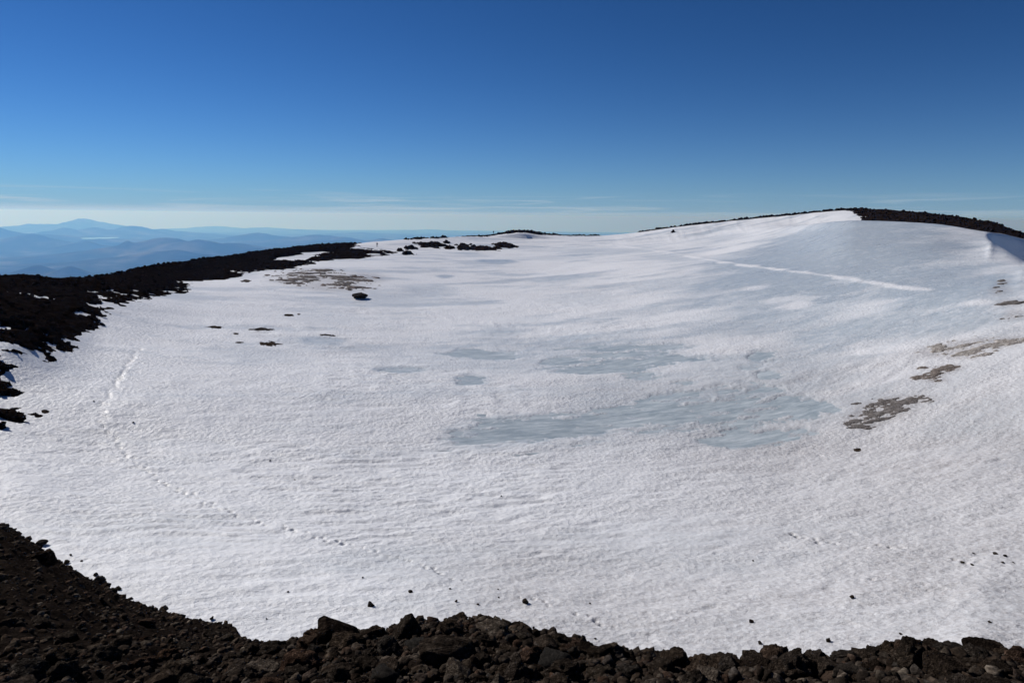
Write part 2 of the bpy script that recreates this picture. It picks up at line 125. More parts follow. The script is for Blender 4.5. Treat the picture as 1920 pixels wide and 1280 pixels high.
# hikers
HIKERS = [(-51.84, 262.53), (-9.67, 337.86)]
NEAR_ROCKS = [(-2.34, 8.48, 0.338, 0.199, 'block'), (-1.32, 8.05, 0.249, 0.201, 'wedge'), (-1.87, 8.54, 0.172, 0.112, 'lump'), (-0.68, 6.73, 0.328, 0.191, 'slab'), (-1.21, 6.67, 0.144, 0.082, 'grey'), (-2.83, 8.92, 0.156, 0.12, 'lump'), (-3.51, 9.19, 0.252, 0.126, 'lump'), (-2.8, 7.86, 0.141, 0.1, 'grey'), (-2.1, 7.95, 0.244, 0.163, 'lump'), (0.99, 8.26, 0.07, 0.091, 'lump'), (0.73, 7.75, 0.194, 0.109, 'lump'), (1.24, 7.34, 0.164, 0.119, 'lump'), (1.69, 8.25, 0.076, 0.067, 'lump'), (1.81, 8.21, 0.084, 0.067, 'lump'), (2.01, 8.11, 0.1, 0.083, 'lump'), (1.89, 6.99, 0.167, 0.145, 'lump'), (2.28, 7.62, 0.068, 0.104, 'lump'), (1.1, 8.15, 0.082, 0.057, 'lump'), (2.21, 6.73, 0.099, 0.064, 'lump'), (2.29, 6.63, 0.091, 0.063, 'lump'), (2.42, 6.53, 0.09, 0.062, 'lump'), (2.66, 6.52, 0.118, 0.118, 'lump'), (3.47, 7.42, 0.096, 0.088, 'block'), (3.37, 6.72, 0.139, 0.124, 'lump'), (3.5, 6.43, 0.184, 0.106, 'slab'), (3.85, 6.62, 0.147, 0.096, 'lump'), (4.18, 6.89, 0.139, 0.093, 'lump'), (4.09, 6.27, 0.164, 0.142, 'lump'), (4.34, 6.36, 0.11, 0.095, 'lump'), (4.78, 6.91, 0.119, 0.08, 'slab'), (4.51, 6.26, 0.19, 0.109, 'slab'), (5.13, 6.65, 0.229, 0.126, 'slab'), (5.27, 6.54, 0.134, 0.087, 'lump'), (4.81, 5.78, 0.127, 0.099, 'lump'), (2.98, 5.67, 0.163, 0.138, 'wedge'), (2.68, 5.72, 0.156, 0.137, 'lump'), (3.08, 5.54, 0.186, 0.106, 'grey'), (3.69, 5.67, 0.162, 0.097, 'lump'), (3.45, 5.77, 0.143, 0.091, 'lump'), (4.04, 5.54, 0.163, 0.098, 'lump'), (4.27, 5.4, 0.163, 0.111, 'lump'), (1.24, 6.26, 0.162, 0.11, 'lump'), (1.55, 6.21, 0.142, 0.11, 'lump'), (0.97, 6.31, 0.162, 0.104, 'lump'), (0.61, 6.55, 0.147, 0.107, 'lump'), (0.27, 6.67, 0.169, 0.122, 'lump'), (-0.02, 7.24, 0.145, 0.094, 'lump'), (-0.31, 7.41, 0.111, 0.074, 'lump'), (-0.31, 6.71, 0.136, 0.088, 'lump'), (0.04, 6.26, 0.16, 0.096, 'lump'), (-1.55, 6.74, 0.175, 0.119, 'lump'), (-1.83, 6.67, 0.175, 0.105, 'lump'), (-2.39, 6.96, 0.163, 0.111, 'lump'), (-4.17, 9.92, 0.158, 0.127, 'lump'), (-6.58, 14.36, 0.199, 0.168, 'wedge'), (-7.31, 15.11, 0.242, 0.162, 'lump'), (-6.21, 9.82, 0.2, 0.122, 'wedge'), (-6.78, 9.49, 0.165, 0.11, 'wedge'), (-5.64, 7.22, 0.262, 0.157, 'lump'), (-5.65, 7.76, 0.229, 0.183, 'lump'), (-5.65, 8.61, 0.198, 0.148, 'lump'), (-4.23, 7.76, 0.217, 0.13, 'lump'), (-4.75, 7.95, 0.198, 0.126, 'lump'), (-8.42, 10.4, 0.21, 0.123, 'lump'), (-8.16, 10.76, 0.188, 0.125, 'lump'), (2.42, 7.21, 0.053, 0.084, 'lump')]
FAR_HILLS = [(-32.11, 76, -643, 4.2, 4), (-33.77, 78, -1167, 9, 4), (-30.92, 75, -1014, 5, 4), (-35.28, 80, -1400, 10, 4), (-36.59, 47, -886, 6, 3), (-39.85, 50, -778, 6, 5), (-33.02, 56, -1116, 3, 3), (-28.95, 58, -1061, 4, 4), (-31.28, 57, -1212, 6, 4), (-26.71, 62, -1278, 5, 4), (-27.11, 31, -977, 3.6, 2.0), (-24.61, 30, -1034, 3.6, 2.0), (-22.39, 31, -1216, 3, 2.5), (-29.2, 31, -1105, 1.2, 2), (-26.12, 26, -1257, 4.5, 2), (-24.31, 26, -1376, 2.8, 2), (-32.95, 20, -1328, 1.1, 1.2), (-34.8, 20.5, -1341, 1.5, 1.2), (-35.75, 19, -1399, 2.5, 1.2), (-36.04, 100, -2187, 5, 6), (-23.44, 105, -1913, 9, 6), (-19.62, 100, -1902, 8, 6), (-17.24, 90, -1955, 6, 5), (-20.42, 46, -1228, 4, 3), (-15.83, 42, -1174, 5, 3), (-13.98, 40, -1232, 4, 3), (-10.51, 38, -1161, 2, 2.5), (-8.88, 38, -1270, 3, 2.5), (-12.29, 70, -1799, 6, 5), (-7.13, 112, -2320, 7, 6), (-8.87, 110, -2635, 9, 6), (-4.95, 112, -2540, 9, 6), (-1.42, 105, -2722, 9, 6), (2.12, 95, -2544, 9, 6), (5.2, 80, -2269, 8, 6), (-31.82, 38, -1195, 1.5, 1.2), (-34.89, 40, -1115, 3, 2)]
LAKE = (-30.98, 0.0329)
HAZE_DENSITY = 3.4e-5
LAKE_R = 44000.0
DIRT_BIAS = {'east_low': 0.0, 'east_high': 0.2, 'east_mid': 0.08, 'east_rim': 0.5, 'west_big': 0.27, 'west_small': 0.6}
DIRT_LABELS = {
 'east_low': 'brown wedge of gritty debris nearest the viewer on the right snow',
 'east_high': 'broad brownish ash smear below the right snow dome',
 'east_mid': 'row of small brown debris shreds between the two larger right smears',
 'east_rim': 'speckled brown debris band at the right edge under the blue shadow',
 'west_big': 'large dark grey gravel patch below the left rim',
 'west_small': 'thin scattering of dark grit right of the grey gravel patch'}
SLAB_LABELS = {
 'a': 'leftmost flat dark rock strip melting out of the left snow',
 'b': 'thin flat dark rock right of the leftmost strip',
 'c': 'longest and nearest flat dark rock of the left snow cluster',
 'd': 'small flat dark rock above the cluster on the left snow',
 'e': 'very small dark rock inside the flat rock cluster',
 'f': 'small dark sliver left of the longest flat rock',
 'g': 'flat dark rock close under the edge of the left rim',
 'h': 'tiny dark rock just right of the small upper flat rock',
 'i': 'hair-thin dark rock on the upper edge of the blue icy snow at left',
 'j': 'small flat dark rock below the brown debris wedge at right',
 'k': 'small dark rock just off the tip of the lowest left rim spur'}
CROP_LABELS = {
 'a': 'small dark outcrop right of the left rim end',
 'b': 'widest dark outcrop across the far snow shoulder',
 'c': 'little dark outcrop at the right foot of the widest one',
 'd': 'lowest thin dark outcrop strip on the far snow',
 'e': 'blocky dark outcrop right of the far snow shoulder',
 'f': 'long flat dark outcrop trailing right of the blocky one',
 'g': 'tiny dark outcrop high on the far snow shoulder',
 'h': 'tiny dark outcrop beside the end of the left rim',
 'i': 'dark outcrop at the foot of the blue shaded hump',
 'j': 'single tiny dark rock on the fluted snow wall'}
NEAR_LABELS = {0: 'large slant-topped dark block standing on the near crest left of centre', 1: 'peaked dark wedge rock on the near crest, right of the slant-topped block',
 3: 'biggest dark shaded boulder at the bottom edge near the centre', 4: 'pale grey flat rock below the peaked wedge', 9: 'small upright knob of lava standing on the crest right of centre',
 16: 'narrow upright lava knob at the right end of the middle crest', 15: 'rounded clinkery lava lump beside the narrow upright knob', 21: 'rounded lava lump at the left start of the right crest',
 22: 'small cubic dark rock on top of the right crest', 24: 'flat-topped slab overhanging a black gap on the right crest', 27: 'highest clinkery peak of the right crest',
 30: 'smooth dark rounded slab right of the highest right peak', 31: 'long smooth brownish slab near the right end of the crest', 36: 'large flat grey rock at the bottom edge at right',
 54: 'pointed dark rock at the tip of the left scree beside the snow', 56: 'pale-edged wedge rock in the middle of the left scree', 34: 'upright dark wedge at the bottom edge, left of the large flat grey rock'}
STONE_LABELS = {0: 'round dark stone standing on the snow at the far left scree edge', 2: 'low dark stone on the snow along the left scree', 3: 'jagged dark stone a step out from the left scree',
 12: 'pointed black stone alone on the snow above the slant-topped block', 13: 'small black stone up and right of the pointed black stone', 21: 'oval black stone alone on the snow near the picture centre bottom',
 25: 'small dark stone on the snow above the gap between the two crests', 26: 'dark stone on the snow just above the left start of the right crest', 28: 'dark stone midway up the lower right snow',
 29: 'dark stone on the snow just above the cubic rock', 32: 'round stone with a shadow on the snow above the right end slab', 33: 'hollow-looking flat stone in the little group at the right edge'}
# ---------------------------------------------------------------- numeric helpers
def pchip(xk, yk, x):
    """monotone cubic through (xk, yk), evaluated at x (1-D arrays)"""
    xk = np.asarray(xk, float); yk = np.asarray(yk, float)
    h = np.diff(xk); d = np.diff(yk) / h
    m = np.zeros_like(yk)
    w1 = 2 * h[1:] + h[:-1]; w2 = h[1:] + 2 * h[:-1]
    with np.errstate(divide='ignore', invalid='ignore'):
        mm = (w1 + w2) / (w1 / d[:-1] + w2 / d[1:])
    m[1:-1] = np.where(d[:-1] * d[1:] > 0, mm, 0)
    m[0] = d[0]; m[-1] = d[-1]
    i = np.clip(np.searchsorted(xk, x) - 1, 0, len(xk) - 2)
    t = np.clip((x - xk[i]) / h[i], 0, 1)
    t2 = t * t; t3 = t2 * t
    return ((2*t3 - 3*t2 + 1) * yk[i] + (t3 - 2*t2 + t) * h[i] * m[i]
            + (-2*t3 + 3*t2) * yk[i+1] + (t3 - t2) * h[i] * m[i+1])

def loft_eval(stations, az, r):
    """height of a surface lofted through stations [(az, r, z) lists], at az (deg), r (m) of any shape"""
    az = np.asarray(az, float); r = np.asarray(r, float)
    shp = az.shape; az = az.ravel(); r = r.ravel()
    K = len(stations)
    R = np.empty((K, az.size)); Z = np.empty((K, az.size))
    ga = np.linspace(-62, 62, 1241)
    for k, s in enumerate(stations):
        a, rr, zz = s
        f = (az + 62) * 10
        R[k] = np.interp(f, np.arange(1241), pchip(a, rr, ga))
        Z[k] = np.interp(f, np.arange(1241), pchip(a, zz, ga))
    H = np.diff(R, axis=0); D = np.diff(Z, axis=0) / H
    M = np.zeros_like(Z)
    w1 = 2 * H[1:] + H[:-1]; w2 = H[1:] + 2 * H[:-1]
    with np.errstate(divide='ignore', invalid='ignore'):
        mm = (w1 + w2) / (w1 / D[:-1] + w2 / D[1:])
    M[1:-1] = np.where(D[:-1] * D[1:] > 0, mm, 0)
    M[0] = D[0]; M[-1] = D[-1]
    i = np.clip((R <= r).sum(axis=0) - 1, 0, K - 2)
    j = np.arange(az.size)
    h = H[i, j]; t = np.clip((r - R[i, j]) / h, 0, 1.0)
    over = np.maximum(r - R[-1], 0); under = np.minimum(r - R[0], 0)
    t2 = t * t; t3 = t2 * t
    z = ((2*t3 - 3*t2 + 1) * Z[i, j] + (t3 - 2*t2 + t) * h * M[i, j]
         + (-2*t3 + 3*t2) * Z[i+1, j] + (t3 - t2) * h * M[i+1, j])
    return (z + over * D[-1] + under * D[0]).reshape(shp)
_T = np.random.RandomState(12345).uniform(-1, 1, (257, 257)).astype(np.float32)
_T[256, :] = _T[0, :]; _T[:, 256] = _T[:, 0]
_TF = _T.ravel()
_P = np.random.RandomState(54321).randint(0, 256, 256)

def vnoise(x, y, z=None, seed=0):
    """smooth value noise in [-1, 1]"""
    x = np.asarray(x, np.float64) + (seed * 37.17) % 211; y = np.asarray(y, np.float64) + (seed * 91.73) % 197
    xf = np.floor(x); yf = np.floor(y); fx = (x - xf).astype(np.float32); fy = (y - yf).astype(np.float32)
    ux = fx*fx*(3 - 2*fx); uy = fy*fy*(3 - 2*fy)
    xi = xf.astype(np.int32) & 255; yi = yf.astype(np.int32) & 255
    def plane(ox, oy):
        k = ((xi + ox) & 255) * 257 + ((yi + oy) & 255)
        a = _TF[k]; b = _TF[k + 257]; c = _TF[k + 1]; d = _TF[k + 258]
        top = a + (b - a)*ux
        return top + ((c + (d - c)*ux) - top)*uy
    if z is None: return plane(0, 0)
    zf = np.floor(z); fz = (z - zf).astype(np.float32); uz = fz*fz*(3 - 2*fz); zi = zf.astype(np.int32)
    p0 = plane(_P[zi & 255], _P[(zi + 91) & 255]); p1 = plane(_P[(zi + 1) & 255], _P[(zi + 92) & 255])
    return p0 + (p1 - p0)*uz

def fbm(x, y, octaves=4, seed=0, gain=0.5):
    s = 0; a = 1.0; n = 0.0; c, d = math.cos(0.6), math.sin(0.6)
    for o in range(octaves):
        s = s + a * vnoise(x, y, seed=seed + o * 17); n += a; a *= gain
        x, y = 2.03*(c*x - d*y) + 5.3, 2.03*(d*x + c*y) - 3.1
    return s / n

def fbm3(p, octaves=4, seed=0, gain=0.5):
    s = 0; a = 1.0; n = 0.0
    for o in range(octaves):
        s = s + a * vnoise(p[:, 0], p[:, 1], p[:, 2], seed=seed + o * 31); n += a; a *= gain
        p = p * 2.07 + 11.3
    return s / n

def cells(x, y, seed=0):
    """distance to the nearest scattered point and that point's own random number"""
    xi = np.floor(x).astype(np.int64); yi = np.floor(y).astype(np.int64)
    best = np.full(x.shape, 9.0, np.float32); rnd = np.zeros(x.shape, np.float32)
    for ox in (-1, 0, 1):
        for oy in (-1, 0, 1):
            a = (xi + ox + seed*7) & 255; b = (yi + oy + seed*13) & 255
            jx = _T[a, b]*0.45 + 0.5; jy = _T[b, (a + 101) & 255]*0.45 + 0.5
            d = np.hypot(xi + ox + jx - x, yi + oy + jy - y); k = d < best
            best = np.where(k, d, best); rnd = np.where(k, _T[(a + 57) & 255, (b + 29) & 255], rnd)
    return best, rnd

def sstep(a, b, x):
    t = np.clip((x - a) / (b - a), 0, 1); return t * t * (3 - 2 * t)

def polar(x, y):
    return np.degrees(np.arctan2(x, y)), np.hypot(x, y)

def ell_dist(x, y, e):
    """1 in the middle of an ellipse whose long axis lies across the line of sight, 0 on its edge, negative outside"""
    cx, cy, hw, hr = e[:4]
    r = math.hypot(cx, cy); sx, sy = cx / r, cy / r
    dx, dy = x - cx, y - cy
    t = (dx * sy - dy * sx) / hw; q = (dx * sx + dy * sy) / hr
    return 1 - np.sqrt(t*t + q*q)

# ---------------------------------------------------------------- scene helpers
COL = scene.collection
def tag(o, label=None, cat=None, group=None, kind=None):
    if label: o['label'] = label
    if cat: o['category'] = cat
    if group: o['group'] = group
    if kind: o['kind'] = kind
    return o

def mesh_from(name, verts, faces, mat=None, smooth=True, attrs=None):
    """numpy verts (n,3), faces (m,3|4) -> mesh datablock"""
    me = bpy.data.meshes.new(name)
    verts = np.asarray(verts, np.float32); faces = np.asarray(faces, np.int32)
    n, k = faces.shape
    me.vertices.add(len(verts)); me.vertices.foreach_set('co', verts.ravel())
    me.loops.add(n * k); me.loops.foreach_set('vertex_index', faces.ravel())
    me.polygons.add(n); me.polygons.foreach_set('loop_start', np.arange(0, n * k, k, dtype=np.int32))
    me.update(calc_edges=True)
    if smooth: me.polygons.foreach_set('use_smooth', np.ones(n, bool))
    for an, av in (attrs or {}).items():
        at = me.attributes.new(an, 'FLOAT', 'POINT'); at.data.foreach_set('value', np.asarray(av, np.float32).ravel())
    if mat: me.materials.append(mat)
    return me

def obj(name, me, parent=None, loc=None):
    o = bpy.data.objects.new(name, me); COL.objects.link(o)
    if parent: o.parent = parent
    if loc is not None: o.location = loc
    return o

def grid_faces(nr, nc, keep=None):
    i = np.arange(nr * nc).reshape(nr, nc)
    f = np.stack([i[:-1, :-1], i[:-1, 1:], i[1:, 1:], i[1:, :-1]], -1).reshape(-1, 4)
    f = f[:, ::-1]      # rows run away from the origin, columns clockwise: faces look up
    if keep is not None: f = f[keep.reshape(-1)]
    return f

def compact(verts, faces, attrs=None):
    used = np.zeros(len(verts), bool); used[faces.ravel()] = True
    idx = np.cumsum(used) - 1
    return verts[used], idx[faces], {k: v[used] for k, v in (attrs or {}).items()}

# ---------------------------------------------------------------- materials
WIND = R_(14)          # direction the wind has combed the snow, from +X towards +Y
def wind_xy(x, y):
    c, s = math.cos(WIND), math.sin(WIND)
    return c*x + s*y, -s*x + c*y

def new_mat(name):
    m = bpy.data.materials.new(name); m.use_nodes = True
    nt = m.node_tree; b = nt.nodes['Principled BSDF']
    return m, nt.nodes, nt.links, b

def nmath(nd, lk, op, a, b=None, c=None):
    n = nd.new('ShaderNodeMath'); n.operation = op
    for i, v in enumerate((a, b, c)):
        if v is None: continue
        if isinstance(v, (int, float)): n.inputs[i].default_value = v
        else: lk.new(v, n.inputs[i])
    return n.outputs[0]

def noise(nd, lk, scale, detail=4, rough=0.55, vec=None, stretch=None, dist=0.0):
    if vec is None:
        tc = nd.new('ShaderNodeTexCoord'); vec = tc.outputs['Object']
    if stretch:
        mp = nd.new('ShaderNodeMapping'); mp.inputs['Scale'].default_value = stretch
        lk.new(vec, mp.inputs['Vector']); vec = mp.outputs[0]
    n = nd.new('ShaderNodeTexNoise'); n.inputs['Scale'].default_value = scale
    n.inputs['Detail'].default_value = detail; n.inputs['Roughness'].default_value = rough
    n.inputs['Distortion'].default_value = dist
    lk.new(vec, n.inputs['Vector']); return n.outputs['Fac']

def ramp(nd, lk, fac, stops):
    r = nd.new('ShaderNodeValToRGB'); e = r.color_ramp.elements
    while len(e) < len(stops): e.new(0.5)
    for el, (p, c) in zip(e, stops): el.position = p; el.color = (*c, 1)
    lk.new(fac, r.inputs[0]); return r.outputs[0]

def mix(nd, lk, fac, a, b, mode='MIX'):
    m = nd.new('ShaderNodeMixRGB'); m.blend_type = mode
    for i, v in enumerate((fac, a, b)):
        if isinstance(v, (int, float)): m.inputs[i].default_value = v
        elif isinstance(v, tuple): m.inputs[i].default_value = (*v, 1)
        else: lk.new(v, m.inputs[i])
    return m.outputs[0]

def wind_coords(nd, lk):
    """object coordinates turned so that x runs along the prevailing wind"""
    tc = nd.new('ShaderNodeTexCoord'); mp = nd.new('ShaderNodeMapping'); mp.inputs['Rotation'].default_value = (0, 0, -WIND)
    lk.new(tc.outputs['Object'], mp.inputs['Vector']); return mp.outputs[0]

def snow_material():
    m, nd, lk, b = new_mat('wind_packed_snow')
    at = nd.new('ShaderNodeAttribute'); at.attribute_name = 'ice'
    ad = nd.new('ShaderNodeAttribute'); ad.attribute_name = 'dust'
    af = nd.new('ShaderNodeAttribute'); af.attribute_name = 'fresh'
    wv = wind_coords(nd, lk)
    g0 = noise(nd, lk, 0.22, 6, 0.62, vec=wv, stretch=(0.4, 1.0, 1.0))
    g1 = noise(nd, lk, 1.3, 6, 0.68, vec=wv, stretch=(0.4, 1.0, 1.0))
    icef = nmath(nd, lk, 'MULTIPLY', at.outputs['Fac'], nmath(nd, lk, 'MULTIPLY_ADD', g1, 2.4, -0.2))
    icef.node.use_clamp = True
    white = mix(nd, lk, g1, (0.745, 0.75, 0.765), (0.87, 0.872, 0.88))
    white = mix(nd, lk, nmath(nd, lk, 'MULTIPLY_ADD', g0, 1.6, -0.45), (0.775, 0.79, 0.815), white)
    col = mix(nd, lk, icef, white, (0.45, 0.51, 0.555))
    g2 = noise(nd, lk, 5.0, 6, 0.72)
    grit = nmath(nd, lk, 'MULTIPLY', ad.outputs['Fac'], nmath(nd, lk, 'MULTIPLY_ADD', g2, 2.6, -0.72))
    grit.node.use_clamp = True
    col = mix(nd, lk, grit, col, (0.36, 0.335, 0.33))
    col = mix(nd, lk, af.outputs['Fac'], col, (0.86, 0.86, 0.87))
    lk.new(col, b.inputs['Base Color'])
    ro = nmath(nd, lk, 'MULTIPLY_ADD', icef, -0.22, nmath(nd, lk, 'MULTIPLY_ADD', g0, -0.25, 0.64))
    lk.new(ro, b.inputs['Roughness'])
    b.inputs['Specular IOR Level'].default_value = 0.85
    b.inputs['IOR'].default_value = 1.31
    # suncups, wind grooves and coarse firn crystals, rougher in some places than in others
    c1 = noise(nd, lk, 2.2, 5, 0.66, vec=wv, stretch=(0.6, 1.0, 1.0))
    c2 = noise(nd, lk, 9.0, 4, 0.74, vec=wv, stretch=(0.75, 1.0, 1.0))
    c3 = noise(nd, lk, 0.5, 3, 0.5, vec=wv, stretch=(0.3, 1.0, 1.0))
    vo = nd.new('ShaderNodeTexVoronoi'); vo.inputs['Scale'].default_value = 2.6
    lk.new(wv, vo.inputs['Vector'])
    h = nmath(nd, lk, 'ADD', nmath(nd, lk, 'MULTIPLY', c1, 0.16), nmath(nd, lk, 'MULTIPLY', c2, 0.085))
    h = nmath(nd, lk, 'ADD', h, nmath(nd, lk, 'MULTIPLY', vo.outputs['Distance'], 0.075))
    h = nmath(nd, lk, 'ADD', h, nmath(nd, lk, 'MULTIPLY', c3, 0.16))
    bp = nd.new('ShaderNodeBump'); bp.inputs['Distance'].default_value = 1.0
    st = nmath(nd, lk, 'MULTIPLY_ADD', g0, 1.9, -0.15); st.node.use_clamp = True
    lk.new(nmath(nd, lk, 'MULTIPLY', st, nmath(nd, lk, 'MULTIPLY_ADD', icef, -0.45, 1.0)), bp.inputs['Strength'])
    lk.new(h, bp.inputs['Height']); lk.new(bp.outputs[0], b.inputs['Normal'])
    return m

def ice_material():
    m, nd, lk, b = new_mat('blue_pool_ice')
    wv = wind_coords(nd, lk)
    s1 = noise(nd, lk, 0.42, 7, 0.68, vec=wv, stretch=(0.30, 1.0, 1.0), dist=0.5)
    s2 = noise(nd, lk, 1.9, 6, 0.72, vec=wv, stretch=(0.22, 1.0, 1.0))
    col = ramp(nd, lk, s1, [(0.30, (0.275, 0.335, 0.375)), (0.50, (0.325, 0.385, 0.425)), (0.58, (0.38, 0.44, 0.475)), (0.68, (0.63, 0.68, 0.71))])
    k = nmath(nd, lk, 'MULTIPLY_ADD', s2, 3.0, -1.25); k.node.use_clamp = True
    col = mix(nd, lk, k, col, (0.61, 0.665, 0.70))
    lk.new(col, b.inputs['Base Color'])
    lk.new(nmath(nd, lk, 'MULTIPLY_ADD', s2, 0.5, 0.15), b.inputs['Roughness']); b.inputs['IOR'].default_value = 1.31
    b.inputs['Specular IOR Level'].default_value = 0.5
    bp = nd.new('ShaderNodeBump'); bp.inputs['Strength'].default_value = 0.5; bp.inputs['Distance'].default_value = 0.16
    lk.new(s2, bp.inputs['Height']); lk.new(bp.outputs[0], b.inputs['Normal'])
    return m

def rock_material(name, dark, mid, pale, islands=False, bump=0.05, scale=6.0, rust=0.22):
    m, nd, lk, b = new_mat(name)
    n1 = noise(nd, lk, scale, 6, 0.68)
    n2 = noise(nd, lk, scale * 4.5, 6, 0.75)
    n3 = noise(nd, lk, scale * 0.6, 3, 0.6)
    vo = nd.new('ShaderNodeTexVoronoi'); vo.inputs['Scale'].default_value = scale * 3.2
    tc = nd.new('ShaderNodeTexCoord'); lk.new(tc.outputs['Object'], vo.inputs['Vector'])
    col = ramp(nd, lk, n1, [(0.32, dark), (0.52, mid), (0.70, pale)])
    rk = nmath(nd, lk, 'MULTIPLY_ADD', n3, 2.4*rust, -1.15*rust); rk.node.use_clamp = True
    col = mix(nd, lk, rk, col, (mid[0]*1.45, mid[1]*1.05, mid[2]*0.92))
    if islands:
        g = nd.new('ShaderNodeNewGeometry'); rnd = g.outputs['Random Per Island']
    else:
        oi = nd.new('ShaderNodeObjectInfo'); rnd = oi.outputs['Random']
    tint = ramp(nd, lk, rnd, [(0.0, (0.55, 0.47, 0.43)), (0.3, (0.9, 0.88, 0.86)), (0.5, (1.15, 1.0, 0.88)), (0.68, (0.95, 1.0, 1.06)), (0.8, (1.35, 1.0, 0.85)), (0.9, (1.3, 1.28, 1.2)), (1.0, (2.3, 2.25, 2.15))])
    col = mix(nd, lk, 1.0, col, tint, 'MULTIPLY')
    pk = nmath(nd, lk, 'MULTIPLY_ADD', n2, 2.2, -0.75); pk.node.use_clamp = True
    col = mix(nd, lk, nmath(nd, lk, 'MULTIPLY', pk, 0.55), col, dark)
    lk.new(col, b.inputs['Base Color'])
    b.inputs['Roughness'].default_value = 1.0; b.inputs['Specular IOR Level'].default_value = 0.0
    h = nmath(nd, lk, 'ADD', n2, nmath(nd, lk, 'MULTIPLY', vo.outputs['Distance'], 0.8))
    h = nmath(nd, lk, 'ADD', h, nmath(nd, lk, 'MULTIPLY', n1, 0.9))
    bp = nd.new('ShaderNodeBump'); bp.inputs['Strength'].default_value = 1.0; bp.inputs['Distance'].default_value = bump
    lk.new(h, bp.inputs['Height']); lk.new(bp.outputs[0], b.inputs['Normal'])
    return m

M_SNOW = snow_material()
M_ICE = ice_material()
LAVA = ((0.011, 0.0092, 0.0078), (0.042, 0.0345, 0.0285), (0.14, 0.119, 0.099))
M_ROCK = rock_material('basalt_scoria', *LAVA, bump=0.035, scale=3.0)
M_RUBBLE = rock_material('scoria_rubble', *LAVA, islands=True, bump=0.02, scale=7.0)
M_SCREE = rock_material('cinder_scree', (0.008, 0.0066, 0.0058), (0.020, 0.016, 0.0138), (0.040, 0.0325, 0.028), bump=0.06, scale=2.2)
M_FARROCK = rock_material('dark_rim_rock', (0.006, 0.0047, 0.0043), (0.0135, 0.0102, 0.0092), (0.034, 0.0258, 0.0228), islands=True, bump=0.2, scale=0.8)
M_GREY = rock_material('grey_basalt', (0.022, 0.021, 0.020), (0.042, 0.040, 0.037), (0.07, 0.067, 0.062), bump=0.02, scale=5.0)
M_DIRT = rock_material('ash_debris', (0.09, 0.084, 0.081), (0.17, 0.16, 0.155), (0.36, 0.35, 0.345), bump=0.08, scale=2.5, rust=0.2)

# ---------------------------------------------------------------- the snow surface
def drift_dist(x, y, pts):
    d = np.full(x.shape, 1e9)
    for (x0, y0), (x1, y1) in zip(pts[:-1], pts[1:]):
        L2 = (x1-x0)**2 + (y1-y0)**2
        t = np.clip(((x-x0)*(x1-x0) + (y-y0)*(y1-y0)) / L2, 0, 1)
        d = np.minimum(d, np.hypot(x-x0-t*(x1-x0), y-y0-t*(y1-y0)))
    return d

def pool_mask(x, y, lobes):
    m = np.full(x.shape, -9.0)
    for e in lobes: m = np.maximum(m, ell_dist(x, y, e))
    return m

FOOT = []
rng = random.Random(5)
def foot_size(r): return 0.06 + 0.0016*r*(0.6 + 0.7*rng.random()), (0.03 + 0.05*rng.random()) * (1.9 if r > 38 else 1.0)
for ti, tr in enumerate(TRACKS):
    for (x0, y0), (x1, y1) in zip(tr[:-1], tr[1:]):
        L = math.hypot(x1-x0, y1-y0); n = max(1, int(L / 0.42)); nx, ny = (y1-y0)/L, -(x1-x0)/L
        for k in range(n):
            if rng.random() < 0.2: continue
            t = (k + rng.random()*0.5) / n; s = rng.gauss(0, 0.10) + (0.14 if k % 2 else -0.14)
            FOOT.append((x0 + t*(x1-x0) + nx*s, y0 + t*(y1-y0) + ny*s, *foot_size(math.hypot(x0, y0)) ))

def snow_z(x, y, detail=True, base=None):
    x = np.asarray(x, float); y = np.asarray(y, float)
    az, r = polar(x, y)
    if base is not None: return base + snow_detail(x, y, az, r)
    z = loft_eval(SNOW_STATIONS, az, r)
    z = z + 0.25 * fbm(x/26, y/26, 3, 3) * sstep(20, 60, r)
    # fluted, wind-carved face under the far rim
    fl = sstep(268, 300, r) * sstep(5, 9, az) * (1 - sstep(22, 27, az)) * (1 - sstep(335, 352, r))
    z = z + fl * (0.10 * fbm(az*2.6 + 0.035*r, r*0.02, 3, 61) + 0.035 * vnoise(az*9 + 0.08*r, r*0.03, seed=62))
    # wind-cut hump below the far crest, steep towards the viewer
    z = z + 2.3 * np.exp(-((az - 0.7)/1.9)**2) * sstep(326, 327.7, r + 0.9*vnoise(x/5, y/5, seed=66)) * (1 - sstep(340, 362, r))
    return z + snow_detail(x, y, az, r) if detail else z

def snow_detail(x, y, az, r):
    near = 1 - sstep(60, 150, r)
    wx, wy = wind_xy(x, y)
    z = 0.06 * fbm(wx/5.0, wy/2.2, 3, 8) + (0.02 + 0.05*near) * fbm(wx/1.5, wy/0.7, 2, 21)
    # wind-carved ridges in drifting patches
    pat = sstep(-0.05, 0.4, fbm(x/16, y/11, 3, 24))
    z = z + 0.10 * pat * (1 - np.abs(fbm(wx/3.4, wy/1.1, 3, 25))*2.6) * (1 - sstep(110, 190, r))
    # long low ripples on the near left
    rp = (1 - sstep(-20, -2, az)) * sstep(24, 34, r) * (1 - sstep(55, 80, r))
    ph = (y*0.92 - x*0.20) / 1.35 + 1.3 * fbm(x/7, y/7, 2, 33)
    z = z + rp * 0.04 * np.sin(ph * 2*math.pi) * np.clip(0.3 + 0.9*vnoise(x/6, y/3, seed=35), 0, 1)
    pit = sstep(-4, 22, az) * (1 - sstep(62, 85, r))               # dimpled crust on the lower right
    z = z + pit * (0.06 * fbm(x/1.9, y/1.0, 3, 37) - 0.05 * sstep(0.35, 0.75, fbm(x/1.2, y/0.7, 2, 38)))
    dr = drift_dist(x, y, DRIFT_LINE)
    return z + 0.10 * np.exp(-(dr/1.4)**2)

